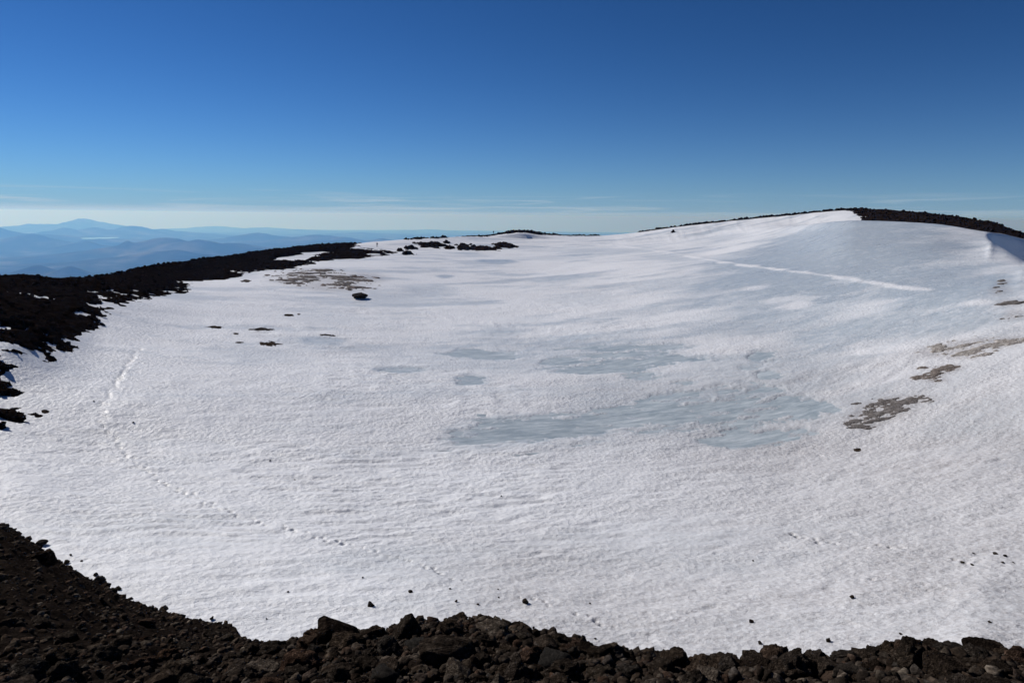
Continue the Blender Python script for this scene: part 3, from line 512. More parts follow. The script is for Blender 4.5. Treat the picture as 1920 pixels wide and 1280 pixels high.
def pool_carve(x, y):
    c = np.zeros(x.shape)
    wx, wy = wind_xy(x, y)
    n1 = 0.95 * fbm(wx/7.0, wy/1.7, 5, 71, 0.66) + 0.45 * fbm(wx/2.2, wy/0.45, 3, 72, 0.65)
    soft = np.zeros(x.shape)
    for n, lobes in ICE_POOLS:
        w = pool_mask(x, y, lobes) * 1.1 + n1
        c = np.maximum(c, sstep(-0.20, 0.28, w)); soft = np.maximum(soft, sstep(-0.65, 0.05, w))
    return c, soft

def poly_dist(x, y, pts):
    """signed distance to a polygon, positive inside"""
    d = np.full(x.shape, 1e9); inside = np.zeros(x.shape, bool)
    for (x0, y0), (x1, y1) in zip(pts, pts[1:] + pts[:1]):
        ex, ey = x1 - x0, y1 - y0
        t = np.clip(((x - x0)*ex + (y - y0)*ey) / (ex*ex + ey*ey), 0, 1)
        d = np.minimum(d, (x - x0 - t*ex)**2 + (y - y0 - t*ey)**2)
        c = (y0 > y) != (y1 > y)
        if ey: inside ^= c & (x < ex * (y - y0) / ey + x0)
    return np.where(inside, 1, -1) * np.sqrt(d)

def rock_lift(x, y):
    """height of the rim's bare rock above (+) or below (-) the snow"""
    az, r = polar(x, y)
    rb = np.interp(az, *ROCK_EDGE)
    slope = (np.interp(az + 0.4, *ROCK_EDGE) - np.interp(az - 0.4, *ROCK_EDGE)) / (2 * math.radians(0.4)) / r
    far = sstep(110, 240, r)
    sky = sstep(-7, -3, az) * (1 - sstep(25, 28, az))          # the stretch where only the crest itself is bare
    d = (r - rb) / np.sqrt(1 + slope*slope)
    lm = az < -8.7
    if lm.any(): d[lm] = poly_dist(x[lm], y[lm], LEFT_RIM)
    wob = (1.6 + 2.5*far) * fbm(x/8, y/8, 4, 91) + (1.5 + 0.8*far) * fbm(x/1.7, y/1.7, 4, 92, 0.65)
    d = d + wob * (1 - 0.8*sky)
    left = 1 - sstep(-12, -5, az)
    lift = np.where(d > 0, 1 - np.exp(-d/7.0), d/5.0) * (0.75 - 0.15*sky)
    lift = np.maximum(lift, -1.2)
    # hollows where old snow still lies between the blocks
    clump = sstep(-0.15, 0.45, fbm(x/17, y/12, 2, 96) + 0.35*(1 - sstep(1, 12, d)))
    hole = sstep(0.04, 0.34, fbm(x/2.2, y/1.5, 4, 95, 0.66)) * clump
    lift = lift - sstep(-1, 2, d) * hole * (1.5*left + 0.35*(1 - left))
    for e in RIM_SNOW: lift = lift - 1.3 * sstep(-0.25, 0.3, ell_dist(x, y, e) + 0.5*fbm(x/6, y/6, 3, 94))
    rough = 0.45 * (1 - sky) * fbm(x/10, y/10, 2, 99) + 0.25 * fbm(x/4.4, y/4.4, 3, 98) + 0.22 * np.abs(fbm(x/1.5, y/1.5, 3, 97))
    return lift + rough * sstep(-2, 3, d)

# ---------------------------------------------------------------- snowfield
def polar_rows():
    rows = [10.0]
    while rows[-1] < 520:
        r = rows[-1]; rows.append(r + max(0.035, min(7.4e-5 * r * r, 0.95)) if r > 15 else r + 0.6)
    return np.array(rows)
rr = polar_rows()
aa = np.concatenate([np.linspace(-62, -41.2, 26), np.linspace(-41, 41, 740), np.linspace(41.2, 62, 26)])
AZ, RR = np.meshgrid(aa, rr)
X = RR * np.sin(np.radians(AZ)); Y = RR * np.cos(np.radians(AZ))

snow_base = snow_z(X, Y, False)
Z = snow_z(X, Y, True, snow_base)
carve, soft = pool_carve(X, Y)
Z = Z - 0.13 * carve
for fx, fy, fr, fd in FOOT:                      # boot prints sunk in the crust
    az0, r0 = math.degrees(math.atan2(fx, fy)), math.hypot(fx, fy)
    i0, i1 = np.searchsorted(rr, (r0 - 0.8, r0 + 0.8)); da = math.degrees(0.7 / r0)
    j0, j1 = np.searchsorted(aa, (az0 - da, az0 + da))
    s = (slice(i0, i1), slice(j0, j1))
    d = np.hypot(X[s] - fx, Y[s] - fy) / fr
    Z[s] += fd * (-1.6*np.exp(-d**2) + 0.18*np.exp(-((d - 1.7) / 0.5)**2))
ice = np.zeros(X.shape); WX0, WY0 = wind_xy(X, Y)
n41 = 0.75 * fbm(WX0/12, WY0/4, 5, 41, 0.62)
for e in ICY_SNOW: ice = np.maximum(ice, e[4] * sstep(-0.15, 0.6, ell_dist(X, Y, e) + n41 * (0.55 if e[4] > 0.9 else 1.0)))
fresh = np.zeros(X.shape)
n43 = 0.6 * fbm(X/9, Y/4, 5, 43, 0.6)
for e in FRESH_SNOW: fresh = np.maximum(fresh, e[4] * sstep(-0.1, 0.6, ell_dist(X, Y, e) + n43))
dl = drift_dist(X, Y, DRIFT_LINE) + 1.9 * fbm(X/5, Y/5, 4, 44, 0.6)
fresh = np.maximum(fresh, 0.66 * (1 - sstep(0.0, 1.5, dl)))
WX, WY = wind_xy(X, Y)
mott = sstep(-0.05, 0.45, fbm(WX/18, WY/5, 6, 45, 0.66)) * (0.20 + 0.55*sstep(55, 95, RR) * (0.45 + 0.55*sstep(-25, 12, AZ)))
ice = np.clip(np.maximum(ice * (1 - fresh), mott), 0, 1)
ice = np.maximum(ice, np.maximum(0.8 * sstep(0.0, 0.5, carve), 0.5*soft))
dust = np.zeros(X.shape)
for n, ls in DIRT_PATCHES:
    for e in ls: dust = np.maximum(dust, 0.75 * sstep(-1.0, 0.6, ell_dist(X, Y, e)))
right = np.maximum(sstep(-6, 34, AZ) * (1 - sstep(60, 110, RR)), sstep(-14, 2, AZ) * (1 - sstep(28, 48, RR)))
dust = np.clip(dust + 0.7*right + 0.34 * sstep(-0.1, 0.6, fbm(X/11, Y/5, 4, 47)) * (0.35 + 0.65*right), 0, 1)
lift = rock_lift(X, Y)
keep_v = ((lift < 0.8) | (Z > snow_base + lift - 0.3)) & (RR < 415)
keep = keep_v[:-1, :-1] | keep_v[1:, 1:] | keep_v[1:, :-1] | keep_v[:-1, 1:]
V, Fc, At = compact(np.stack([X, Y, Z], -1).reshape(-1, 3), grid_faces(len(rr), len(aa), keep), {'ice': ice.ravel(), 'dust': dust.ravel(), 'fresh': fresh.ravel()})
tag(obj('snow_field', mesh_from('snow_field', V, Fc, M_SNOW, attrs=At)), kind='structure')

# bare rock of the crater rim, standing out where it rises through the snow
fine = 0.10 * fbm(X/1.3, Y/1.3, 3, 51) + 0.16 * fbm(X/4, Y/4, 3, 52) * sstep(150, 260, RR)
ZG = snow_base + lift + fine
kv = (lift > -0.55) & (RR > 40)
keep = kv[:-1, :-1] | kv[1:, 1:] | kv[1:, :-1] | kv[:-1, 1:]
V, Fc, _ = compact(np.stack([X, Y, ZG], -1).reshape(-1, 3), grid_faces(len(rr), len(aa), keep))
tag(obj('crater_rim_ground', mesh_from('crater_rim_ground', V, Fc, M_FARROCK)), kind='structure')

def ground_z1(x, y):
    return float(snow_z(np.array([x]), np.array([y]))[0])

# ---------------------------------------------------------------- blue ice in the hollows
POOL_WORDS = {
 'main': 'long pale blue ice pool in the middle of the snowfield',
 'east': 'smaller blue ice tongue just right of and below the long pool',
 'upper': 'wide streaky blue ice band above the long pool',
 'small': 'oval blue ice patch left of the wide streaky band',
 'tiny': 'little blue ice wedge below the oval ice patch',
 'west': 'leftmost small blue-grey ice sliver of the mid snowfield',
 'knob': 'thin blue ice sliver between the wide band and the long pool',
 'far': 'blotchy blue ice spot right of the wide streaky band'}
for n, lobes in ICE_POOLS:
    xs = [e[0] for e in lobes]; ys = [e[1] for e in lobes]; pad = max(max(e[2], e[3]) for e in lobes) * 1.25
    x0, x1, y0, y1 = min(xs) - pad, max(xs) + pad, min(ys) - pad, max(ys) + pad
    nx = int((x1 - x0) / 0.35) + 2; ny = int((y1 - y0) / 0.45) + 2
    gy, gx = np.meshgrid(np.linspace(y0, y1, ny), np.linspace(x0, x1, nx), indexing='ij')
    mk = pool_mask(gx, gy, lobes)
    ax, ay = wind_xy(gx, gy)
    gz = snow_z(gx, gy, False) - 0.085 + 0.05 * fbm(ax/3.0, ay/0.8, 4, 77, 0.6)
    k = mk > -0.75; keep = k[:-1, :-1] & k[1:, 1:] & k[1:, :-1] & k[:-1, 1:]
    V, Fc, _ = compact(np.stack([gx, gy, gz], -1).reshape(-1, 3), grid_faces(ny, nx, keep))
    tag(obj('ice_pool', mesh_from('ice_pool', V, Fc, M_ICE)), POOL_WORDS[n], 'ice pool', kind='structure')

# ---------------------------------------------------------------- near rim: cinder scree under the viewer
fine_r = np.concatenate([np.linspace(0.6, 4.5, 12), np.linspace(4.6, 12, 170), np.geomspace(12.05, 52, 200)])
fine_a = np.concatenate([np.linspace(-62, -44, 16), np.linspace(-43.8, 43.8, 470), np.linspace(44, 62, 16)])
GA, GR = np.meshgrid(fine_a, fine_r)
GX = GR * np.sin(np.radians(GA)); GY = GR * np.cos(np.radians(GA))
def rim_z(x, y):
    az, r = polar(np.asarray(x, float), np.asarray(y, float))
    z = loft_eval(RIM_STATIONS, az, r)
    k = sstep(9, 24, r)
    z = z + (0.05 + 0.18*k) * fbm(x/1.6, y/1.6, 4, 111) + (0.035 + 0.03*k) * fbm(x/0.33, y/0.33, 3, 112)
    d0, r0 = cells(x/0.75, y/0.75, 9); d1, r1 = cells(x/0.36, y/0.36, 3); d2, r2 = cells(x/0.16, y/0.16, 5)
    z = z + 0.26 * np.clip(0.55 - d0, 0, 1) * np.clip(r0, 0, 1) * k + (0.17 + 0.07*k) * np.clip(0.62 - d1, 0, 1) * np.clip(0.35 + r1, 0, 2) + 0.08 * np.clip(0.62 - d2, 0, 1) * (0.6 + r2)
    return z
GZ = rim_z(GX, GY)
V, Fc, _ = compact(np.stack([GX, GY, GZ], -1).reshape(-1, 3), grid_faces(len(fine_r), len(fine_a)))
tag(obj('scree_slope', mesh_from('scree_slope', V, Fc, M_SCREE)), kind='structure')
# ground behind and beside the viewer, out of view
br = np.geomspace(0.6, 300, 40); ba = np.linspace(62, 298, 60)
BA, BR = np.meshgrid(ba, br)
bx = BR*np.sin(np.radians(BA)); by = BR*np.cos(np.radians(BA))
bz = 18.25 - 0.10*BR - 0.0012*BR*BR + 0.25*fbm(bx/5, by/5, 4, 120)*sstep(1, 8, BR)
tag(obj('rim_ground', mesh_from('rim_ground', np.stack([bx, by, bz], -1).reshape(-1, 3), grid_faces(40, 60), M_SCREE)), kind='structure')

# ---------------------------------------------------------------- rocks
def ico(sub):
    bm = bmesh.new(); bmesh.ops.create_icosphere(bm, subdivisions=sub, radius=1.0)
    bm.verts.ensure_lookup_table()
    v = np.array([p.co[:] for p in bm.verts]); f = np.array([[q.index for q in p.verts] for p in bm.faces]); bm.free()
    return v, f
ICO = {s: ico(s) for s in (1, 2, 3, 4, 5)}

def rock_verts(sub, seed, kind='lump', dims=(1, 1, 1)):
    """clinkery lump, split block, flat slab or wedge, as displaced icosphere points"""
    v, f = ICO[sub]; v = v.copy(); rg = np.random.RandomState(seed)
    ncut = {'lump': 8, 'block': 11, 'slab': 10, 'wedge': 9, 'grey': 9}[kind]
    for _ in range(ncut):
        n = rg.normal(size=3); n /= np.linalg.norm(n)
        if kind == 'slab' and _ < 2: n = np.array([0.15*rg.normal(), 0.15*rg.normal(), 1.0]); n /= np.linalg.norm(n)
        d = rg.uniform(0.42, 0.80) if kind != 'lump' else rg.uniform(0.58, 0.88)
        s = v @ n - d; v -= np.where(s > 0, s, 0)[:, None] * n * 0.94
    off = rg.uniform(-50, 50, 3)
    big = fbm3(v*1.3 + off, 2, seed); med = fbm3(v*3.2 + off, 3, seed + 5, 0.6); fin = fbm3(v*7.0 + off, 3, seed + 9, 0.6)
    rid = 1 - 2*np.abs(fbm3(v*2.1 + off + 9, 3, seed + 13, 0.55))
    if kind == 'lump': k = 1 + 0.22*big + 0.26*med + 0.22*rid - 0.30*np.abs(fin)
    else: k = 1 + 0.10*big + 0.14*med - 0.16*np.abs(fin)
    v = v * k[:, None]
    v -= (v.max(0) + v.min(0)) / 2; v /= (v.max(0) - v.min(0)) / 2
    return v * np.asarray(dims), f

def rock_mesh(name, sub, seed, kind, mat):
    v, f = rock_verts(sub, seed, kind)
    return mesh_from(name, v, f, mat, smooth=False)

def cut_rock(name, planes, seed, mat):
    """a boulder with chosen fracture faces: a sphere cut back by planes, then roughened"""
    v, f = ICO[4]; v = v * 1.7
    for n, d in planes:
        n = np.array(n, float); n /= np.linalg.norm(n)
        s = v @ n - d; v = v - np.where(s > 0, s, 0)[:, None] * n * 0.97
    v = v * (1 + 0.05*fbm3(v*2 + seed, 3, seed) - 0.07*np.abs(fbm3(v*6 + seed, 3, seed + 3)))[:, None]
    v -= (v.max(0) + v.min(0)) / 2; v /= (v.max(0) - v.min(0)) / 2
    return mesh_from(name, v, f, mat, smooth=False)
SLANT = cut_rock('lava_rock', [((-1, -0.1, 0.12), 0.95), ((-0.45, -0.25, 0.85), 0.80), ((0.40, -0.06, 0.90), 0.46), ((0.1, -1, 0.25), 0.7), ((1, 0, 0.5), 0.95), ((0, 1, 0.2), 0.8), ((0, 0, -1), 0.6), ((-0.6, -0.8, 0.1), 0.85)], 3, M_ROCK)
PEAK = cut_rock('lava_rock', [((-0.75, -0.1, 0.6), 0.62), ((0.85, -0.15, 0.5), 0.55), ((-0.2, -1, 0.35), 0.6), ((0.55, -0.75, 0.3), 0.62), ((0, 1, 0.3), 0.7), ((-0.15, 0, 1), 0.82), ((0, 0, -1), 0.7)], 8, M_ROCK)

LIB = {k: [rock_mesh('lava_rock', 4, 100*i + s, k, M_GREY if k == 'grey' else M_ROCK) for s in range(n)]
       for i, (k, n) in enumerate((('lump', 9), ('block', 3), ('slab', 3), ('wedge', 3), ('grey', 3)))}

def rubble(name, items, mat, parent=None):
    """items: (x, y, z, radius, seed) -> one joined mesh of many small stones"""
    base = {}
    VV, FF, n = [], [], 0
    rg = np.random.RandomState(77)
    for (x, y, z, rad, sub) in items:
        key = (sub, rg.randint(14))
        if key not in base: base[key] = rock_verts(sub, 900 + key[1]*7, 'lump' if key[1] % 3 else 'block')
        v, f = base[key]
        a, b, c = rg.uniform(0, 6.28), rg.uniform(-0.6, 0.6), rg.uniform(-0.6, 0.6)
        m = np.array(Matrix.Rotation(a, 3, 'Z') @ Matrix.Rotation(b, 3, 'X') @ Matrix.Rotation(c, 3, 'Y'))
        w = (v * (rg.uniform(0.75, 1.3), rg.uniform(0.75, 1.3), rg.uniform(0.55, 0.95)) * rad) @ m.T + (x, y, z)
        VV.append(w); FF.append(f + n); n += len(v)
    me = mesh_from(name, np.concatenate(VV), np.concatenate(FF), mat, smooth=False)
    return obj(name, me, parent)

# the near rim's larger rocks, each where it lies
rng = random.Random(11)
NEAR_WORDS = NEAR_LABELS
def rock_label(kind, x, y):
    az, r = math.degrees(math.atan2(x, y)), math.hypot(x, y)
    if az < -16: where = 'high on the left scree near the snow' if r > 18 else ('halfway down the left scree' if r > 11 else 'at the bottom left corner')
    elif az < -3: where = 'around the slant-topped block and peaked wedge'
    elif az < 10: where = 'under the low middle crest'
    elif az < 18: where = 'beside the gap between the middle and right crests'
    elif az < 28: where = 'left of the highest right peak'
    else: where = 'among the smooth slabs at the right end'
    what = {'lump': 'clinkery dark lava lump', 'block': 'angular dark lava block', 'slab': 'flat dark lava slab', 'wedge': 'wedge-shaped dark lava rock', 'grey': 'paler grey lava rock'}[kind]
    return what + ' ' + where
for i, (x, y, hw, hh, kind) in enumerate(NEAR_ROCKS):
    zg = float(rim_z(np.array([x]), np.array([y]))[0])
    lib = LIB[kind]
    me = {0: SLANT, 1: PEAK}.get(i, lib[i % len(lib)])
    up = {0: 0.75, 1: 0.35, 9: 0.85, 16: 0.85, 65: 0.85, 22: 0.65, 27: 0.65, 15: 0.55, 31: 0.05}.get(i, 0.42)
    o = obj('lava_rock', me, loc=(x, y, zg + hh*up))
    o.scale = (hw, min(hw, hh*1.25)*rng.uniform(0.75, 1.0), hh*(1.15 if i == 0 else 1.0))
    o.rotation_euler = (rng.uniform(-0.2, 0.2), rng.uniform(-0.2, 0.2), rng.uniform(-0.5, 0.5) + (3.14 if rng.random() < 0.4 else 0))
    if i < 2: o.rotation_euler = (0, 0, 0.1)
    lab = NEAR_WORDS.get(i)
    if lab: tag(o, lab, 'rock', 'large rocks of the near rim')
    else: tag(o, rock_label(kind, x, y), 'rock', 'lava rocks of the near rim')

# further rocks that can still be told apart, strewn over the same slope
def near_candidates(n, rg, rmin, rmax, amin, amax):
    out = []
    while len(out) < n:
        a = rg.uniform(amin, amax); t = rg.random(); r = rmin * (rmax/rmin)**t
        out.append((a, r))
    return out
rim_edge = RIM_STATIONS[2]
def edge_r(a): return float(np.interp(a, rim_edge[0], rim_edge[1]))
count = 0
while count < 235:
    a = rng.uniform(-42, 41); re = edge_r(a)
    r = 5.0 * (re*1.04/5.0)**rng.random()
    x, y = r*math.sin(R_(a)), r*math.cos(R_(a))
    big = rng.random()**2.2
    left = min(1, max(0, (-a - 12) / 20))
    s = (0.058 + 0.14*big) * (1 + 0.5*left*r/14)
    zg = float(rim_z(np.array([x]), np.array([y]))[0])
    kind = rng.choices(['lump', 'block', 'slab', 'wedge', 'grey'], [62, 12, 10, 12, 4])[0]
    o = obj('lava_rock', rng.choice(LIB[kind]), loc=(x, y, zg + s*0.25))
    o.scale = (s*rng.uniform(0.9, 1.3), s*rng.uniform(0.8, 1.2), s*rng.uniform(0.6, 0.95))
    o.rotation_euler = (rng.uniform(-0.5, 0.5), rng.uniform(-0.5, 0.5), rng.uniform(0, 6.28))
    tag(o, rock_label(kind, x, y), 'rock', 'lava rocks of the near rim')
    count += 1

items = []
while len(items) < 13500:
    a = rng.uniform(-44, 43); re = edge_r(a)
    r = 4.6 * (re*1.05/4.6)**(rng.random()**0.8)
    x, y = r*math.sin(R_(a)), r*math.cos(R_(a))
    s = (0.013 + 0.062*rng.random()**2.4) * (1 + 0.045*max(0, r - 8))
    items.append((x, y, s))
zz = rim_z(np.array([i[0] for i in items]), np.array([i[1] for i in items]))
items = [(x, y, z + s*0.25, s, 2 if s > 0.055 and math.hypot(x, y) < 16 else 1) for (x, y, s), z in zip(items, zz)]
tag(rubble('lava_rubble', items, M_RUBBLE), 'loose dark lava gravel and cobbles covering the near rim', 'rubble', kind='stuff')

# ragged crest: cobbles along the line where the near rim breaks away
# stones lying singly on the snow
DARK = [rock_mesh('snow_stone', 3, 700 + s, 'lump' if s % 2 else 'block', M_ROCK) for s in range(6)]
for i, (x, y, s) in enumerate(SNOW_STONES):
    o = obj('snow_stone', PEAK if i == 12 else DARK[i % 6], loc=(x, y, max(ground_z1(x, y), -9) + s*0.45))
    o.scale = (s, s*rng.uniform(0.7, 1.0), s*(rng.uniform(0.6, 0.85) if not (x > 14 and y > 20) else 0.35))
    o.rotation_euler = (rng.uniform(-0.2, 0.2), rng.uniform(-0.2, 0.2), rng.uniform(0, 6.28))
    lab = STONE_LABELS.get(i)
    if lab: tag(o, lab, 'stone', 'stones lying on the snow')
    else:
        az, r = math.degrees(math.atan2(x, y)), math.hypot(x, y)
        where = ('on the left snow beside the footprint trail' if az < -12 and r > 40 else 'on the snow edge along the left scree' if az < -18 else 'on the snow just above the middle crest' if az < 12 and r < 40
                 else 'in the little stone group at the right edge' if az > 30 else 'on the lower right snow' if r < 45 else 'far out on the middle snow')
        tag(o, 'tiny dark pebble ' + where, 'stone', 'tiny pebbles on the snow')

# the lone hump-backed boulder on the left snow and the flat slabs melting out near it
bx_, by_, bw, bd = BOULDER
v, f = rock_verts(5, 411, 'slab'); v[:, 2] = np.where(v[:, 2] > 0, v[:, 2] * (1 - 0.42*np.abs(v[:, 0] - 0.15)**1.3), v[:, 2])
o = obj('hump_boulder', mesh_from('hump_boulder', v, f, M_GREY), loc=(bx_, by_, ground_z1(bx_, by_) + 0.35))
o.scale = (bw*0.95, 1.6, 0.8); o.rotation_euler = (0, 0, 0.35)
tag(o, 'hump-backed dark grey boulder alone on the left snow below the rim', 'boulder')
def snow_conform(name, cx, cy, hw, hr, amp, seed, mat, n=(46, 26)):
    """a low rock just breaking through the snow: its upper surface follows the snow it melts out of"""
    r = math.hypot(cx, cy); sx, sy = cx/r, cy/r
    q, t = np.meshgrid(np.linspace(-1.25, 1.25, n[1]), np.linspace(-1.25, 1.25, n[0]), indexing='ij')
    x = cx + t*hw*sy + q*hr*sx; y = cy - t*hw*sx + q*hr*sy
    e = 1 - np.sqrt(t*t + q*q) + min(1.0, hw/1.6)*fbm(x/max(hw*0.45, 0.3) + seed, y/max(hr*0.45, 0.3), 4, seed, 0.65)
    z = snow_z(x, y) + np.clip(e, -0.6, 0.8)*amp + 0.25*amp*fbm(x/0.5, y/0.5, 2, seed + 3)
    k = e > -0.45; keep = k[:-1, :-1] | k[1:, 1:]
    V, Fc, _ = compact(np.stack([x, y, z], -1).reshape(-1, 3), grid_faces(n[1], n[0], keep))
    c = Vector((cx, cy, float(ground_z1(cx, cy))))
    return obj(name, mesh_from(name, V - np.array(c), Fc, mat), loc=c)
for i, (n, x, y, hw, hr) in enumerate(FLAT_ROCKS):
    o = snow_conform('flat_rock', x, y, hw, max(hr, 0.5), min(0.16, hw*0.25), 300 + i*7, M_ROCK)
    tag(o, SLAB_LABELS[n], 'rock', 'flat rocks melting out of the snow')
for i, (n, x, y, hw, hr) in enumerate(OUTCROPS):
    o = snow_conform('rock_outcrop', x, y, hw, min(max(hr, 2.5), 12), 1.3, 500 + i*7, M_FARROCK)
    tag(o, CROP_LABELS[n], 'outcrop', 'dark outcrops on the far snow')

# debris bands: thin crusts of ash and grit poking through in shreds
for n, lobes in DIRT_PATCHES:
    xs = [e[0] for e in lobes]; ys = [e[1] for e in lobes]; pad = max(max(e[2], e[3]) for e in lobes)*1.1
    x0, x1, y0, y1 = min(xs) - pad, max(xs) + pad, min(ys) - pad, max(ys) + pad
    r = math.hypot(xs[0], ys[0]); st = 0.0016 * r
    nx, ny = min(int((x1 - x0)/st) + 2, 420), min(int((y1 - y0)/(st*1.7)) + 2, 420)
    gy, gx = np.meshgrid(np.linspace(y0, y1, ny), np.linspace(x0, x1, nx), indexing='ij')
    mk = pool_mask(gx, gy, lobes)
    k1 = r / 70
    w = 0.62*np.clip(mk, -1, 0.55) + 0.8*fbm(gx/(3.0*k1), gy/(0.9*k1), 4, 81, 0.62) + 1.25*fbm(gx/(0.9*k1), gy/(0.40*k1), 4, 82, 0.68) - DIRT_BIAS[n]
    gz = snow_z(gx, gy) + np.clip(w, -0.5, 0.22)*0.42*k1
    k = w > -0.25; keep = (k[:-1, :-1] | k[1:, 1:]) & (mk[:-1, :-1] > -0.9)
    V, Fc, _ = compact(np.stack([gx, gy, gz], -1).reshape(-1, 3), grid_faces(ny, nx, keep))
    tag(obj('debris_patch', mesh_from('debris_patch', V, Fc, M_DIRT)), DIRT_LABELS[n], 'debris patch', kind='stuff')

# boulders and blocks that give the rim its ragged skyline
def rim_blocks(az0, az1, n, back, front, smin, smax, seed, bias=1.0, gate=True):
    rg = np.random.RandomState(seed); out = []
    cr = CREST
    az = rg.uniform(az0, az1, n); c = np.interp(az, *cr); r = c + back - (back + front) * rg.rand(n)**bias
    x = r*np.sin(np.radians(az)); y = r*np.cos(np.radians(az))
    lf = rock_lift(x, y); z = snow_z(x, y, False) + (lf if gate else np.maximum(lf, -0.1))
    s = smin + (smax - smin)*rg.rand(n)**3
    ok = (lf > 0.05) if gate else (fbm(x/7, y/7, 3, seed) > -0.12)
    return [(a, b, d + e*0.15, e, 2 if e > 0.5 else 1) for a, b, d, e, k in zip(x, y, z, s, ok) if k]
CREST = SNOW_STATIONS[-3][:2]
tag(rubble('rim_blocks', rim_blocks(-44, -14, 5200, 6, 75, 0.05, 0.36, 1, 0.9) + rim_blocks(-32, -12, 500, 2, 3, 0.15, 0.5, 2), M_FARROCK),
    'dark broken lava blocks strewn over the left crater rim', 'rubble', kind='stuff')
tag(rubble('rim_blocks', rim_blocks(-9, 7, 900, 2, 16, 0.2, 0.75, 3) + rim_blocks(-8.9, -5.6, 150, 0.5, 5, 0.25, 0.95, 31, gate=False) + rim_blocks(-3.9, -1.0, 130, 0.5, 4, 0.25, 0.85, 32, gate=False) + rim_blocks(3.2, 7.2, 120, 0.5, 4, 0.2, 0.7, 33, gate=False), M_FARROCK),
    'dark lava blocks along the far low crest in the middle', 'rubble', kind='stuff')
tag(rubble('rim_blocks', rim_blocks(9, 27, 1300, 2, 2.5, 0.35, 0.95, 4) + rim_blocks(26, 42, 2400, 3, 70, 0.12, 0.6, 5), M_FARROCK),
    'dark lava blocks along the high right crest', 'rubble', kind='stuff')

# ---------------------------------------------------------------- hikers
def plain(name, c, rough=0.8):
    m, nd, lk, b = new_mat(name); n = noise(nd, lk, 14, 3)
    lk.new(mix(nd, lk, n, tuple(x*0.8 for x in c), c), b.inputs['Base Color']); b.inputs['Roughness'].default_value = rough; return m
M_CLOTH = plain('dark_clothing', (0.03, 0.032, 0.045)); M_PACK = plain('pack_fabric', (0.025, 0.03, 0.04)); M_SKIN = plain('skin', (0.45, 0.28, 0.20)); M_HAT = plain('hat_fabric', (0.05, 0.04, 0.04))
def hiker(name, loc, rz, joints, edges, pack, head, label):
    e = bpy.data.objects.new('person', None); COL.objects.link(e); e.location = loc; e.rotation_euler = (0, 0, rz)
    tag(e, label, 'person', 'hikers on the far rim')
    me = bpy.data.meshes.new('body'); me.from_pydata([j[:3] for j in joints], edges, []); me.update()
    b = obj('body', me, e)
    sk = b.modifiers.new('skin', 'SKIN'); 
    if not me.skin_vertices: 
        bm = bmesh.new(); bm.from_mesh(me); bm.verts.layers.skin.verify(); bm.to_mesh(me); bm.free()
    for sv, j in zip(me.skin_vertices[0].data, joints): sv.radius = (j[3], j[3])
    me.skin_vertices[0].data[0].use_root = True
    sb = b.modifiers.new('smooth', 'SUBSURF'); sb.levels = 2; sb.render_levels = 2
    me.materials.append(M_CLOTH)
    # head with brimmed cap
    v, f = ICO[3]; v = v * (0.085, 0.105, 0.125)
    v[:, 1] += np.where((np.abs(v[:, 0]) < 0.025) & (np.abs(v[:, 2]) < 0.03) & (v[:, 1] > 0), 0.025, 0)
    obj('face', mesh_from('face', v, f, M_SKIN), e, head)
    hv = np.concatenate([v * (1.12, 1.12, 1.05)]); hv[:, 2] = np.maximum(hv[:, 2], 0.03); hv[:, 1] += np.where((hv[:, 2] < 0.05) & (hv[:, 1] > 0.05), 0.07, 0)
    obj('cap', mesh_from('cap', hv, f, M_HAT), e, head)
    pv, pf = rock_verts(3, 5, 'block'); pv = np.sign(pv) * np.abs(pv)**0.6 * (0.17, 0.13, 0.28)
    p = obj('backpack', mesh_from('backpack', pv, pf, M_PACK), e, pack[:3]); p.rotation_euler = (pack[3], 0, 0)
    return e
edges = [(0,1),(1,2),(2,3),(3,4),(2,5),(5,6),(6,7),(7,8),(2,9),(9,10),(10,11),(11,12),(0,13),(13,14),(14,15),(15,16),(0,17),(17,18),(18,19),(19,20)]
def figure(lean, armL, armR, stride):
    L = lambda h: (h - 0.95) * lean
    j = [(0,0,.95,.15),(0,L(1.15),1.15,.14),(0,L(1.42),1.42,.15),(0,L(1.52),1.52,.06),(0,L(1.60)+.01,1.60,.06)]
    for s, arm in ((-1, armL), (1, armR)):
        sh = (s*.19, L(1.42), 1.40)
        j += [(sh[0], sh[1], sh[2], .07)] + [(s*arm[k][0], L(1.3)+arm[k][1], arm[k][2], r) for k, r in ((0,.05),(1,.042),(2,.045))]
    for s in (-1, 1):
        st = stride*s
        j += [(s*.10,0,.90,.10),(s*.11,st*.5+.04,.50,.07),(s*.11,st,.09,.05),(s*.12,st+.16,.045,.045)]
    return j
hips = [(.38,0.02,1.20),(.30,.10,1.02),(.24,.14,1.00)]; poles = [(.25,.10,1.12),(.26,.32,1.02),(.26,.38,1.02)]; straps = [(.27,.02,1.14),(.20,.14,1.28),(.12,.14,1.34)]
(px, py), (qx, qy) = HIKERS
hiker('a', (px, py, ground_z1(px, py)), 2.6, figure(0.05, hips, straps, .10), edges, (0, -.20, 1.25, 0), (0, .03, 1.68),
      'standing hiker with a backpack on the bright snow beside the left rim end')
zq = float((snow_z(np.array([qx]), np.array([qy])) + max(0, float(rock_lift(np.array([qx]), np.array([qy]))[0])))[0])
hiker('b', (qx, qy, zq), -1.9, figure(0.32, poles, poles, .24), edges, (0, -.06, 1.32, -.3), (0, .27, 1.66),
      'hiker bent forward under a backpack on the far rocky crest skyline')

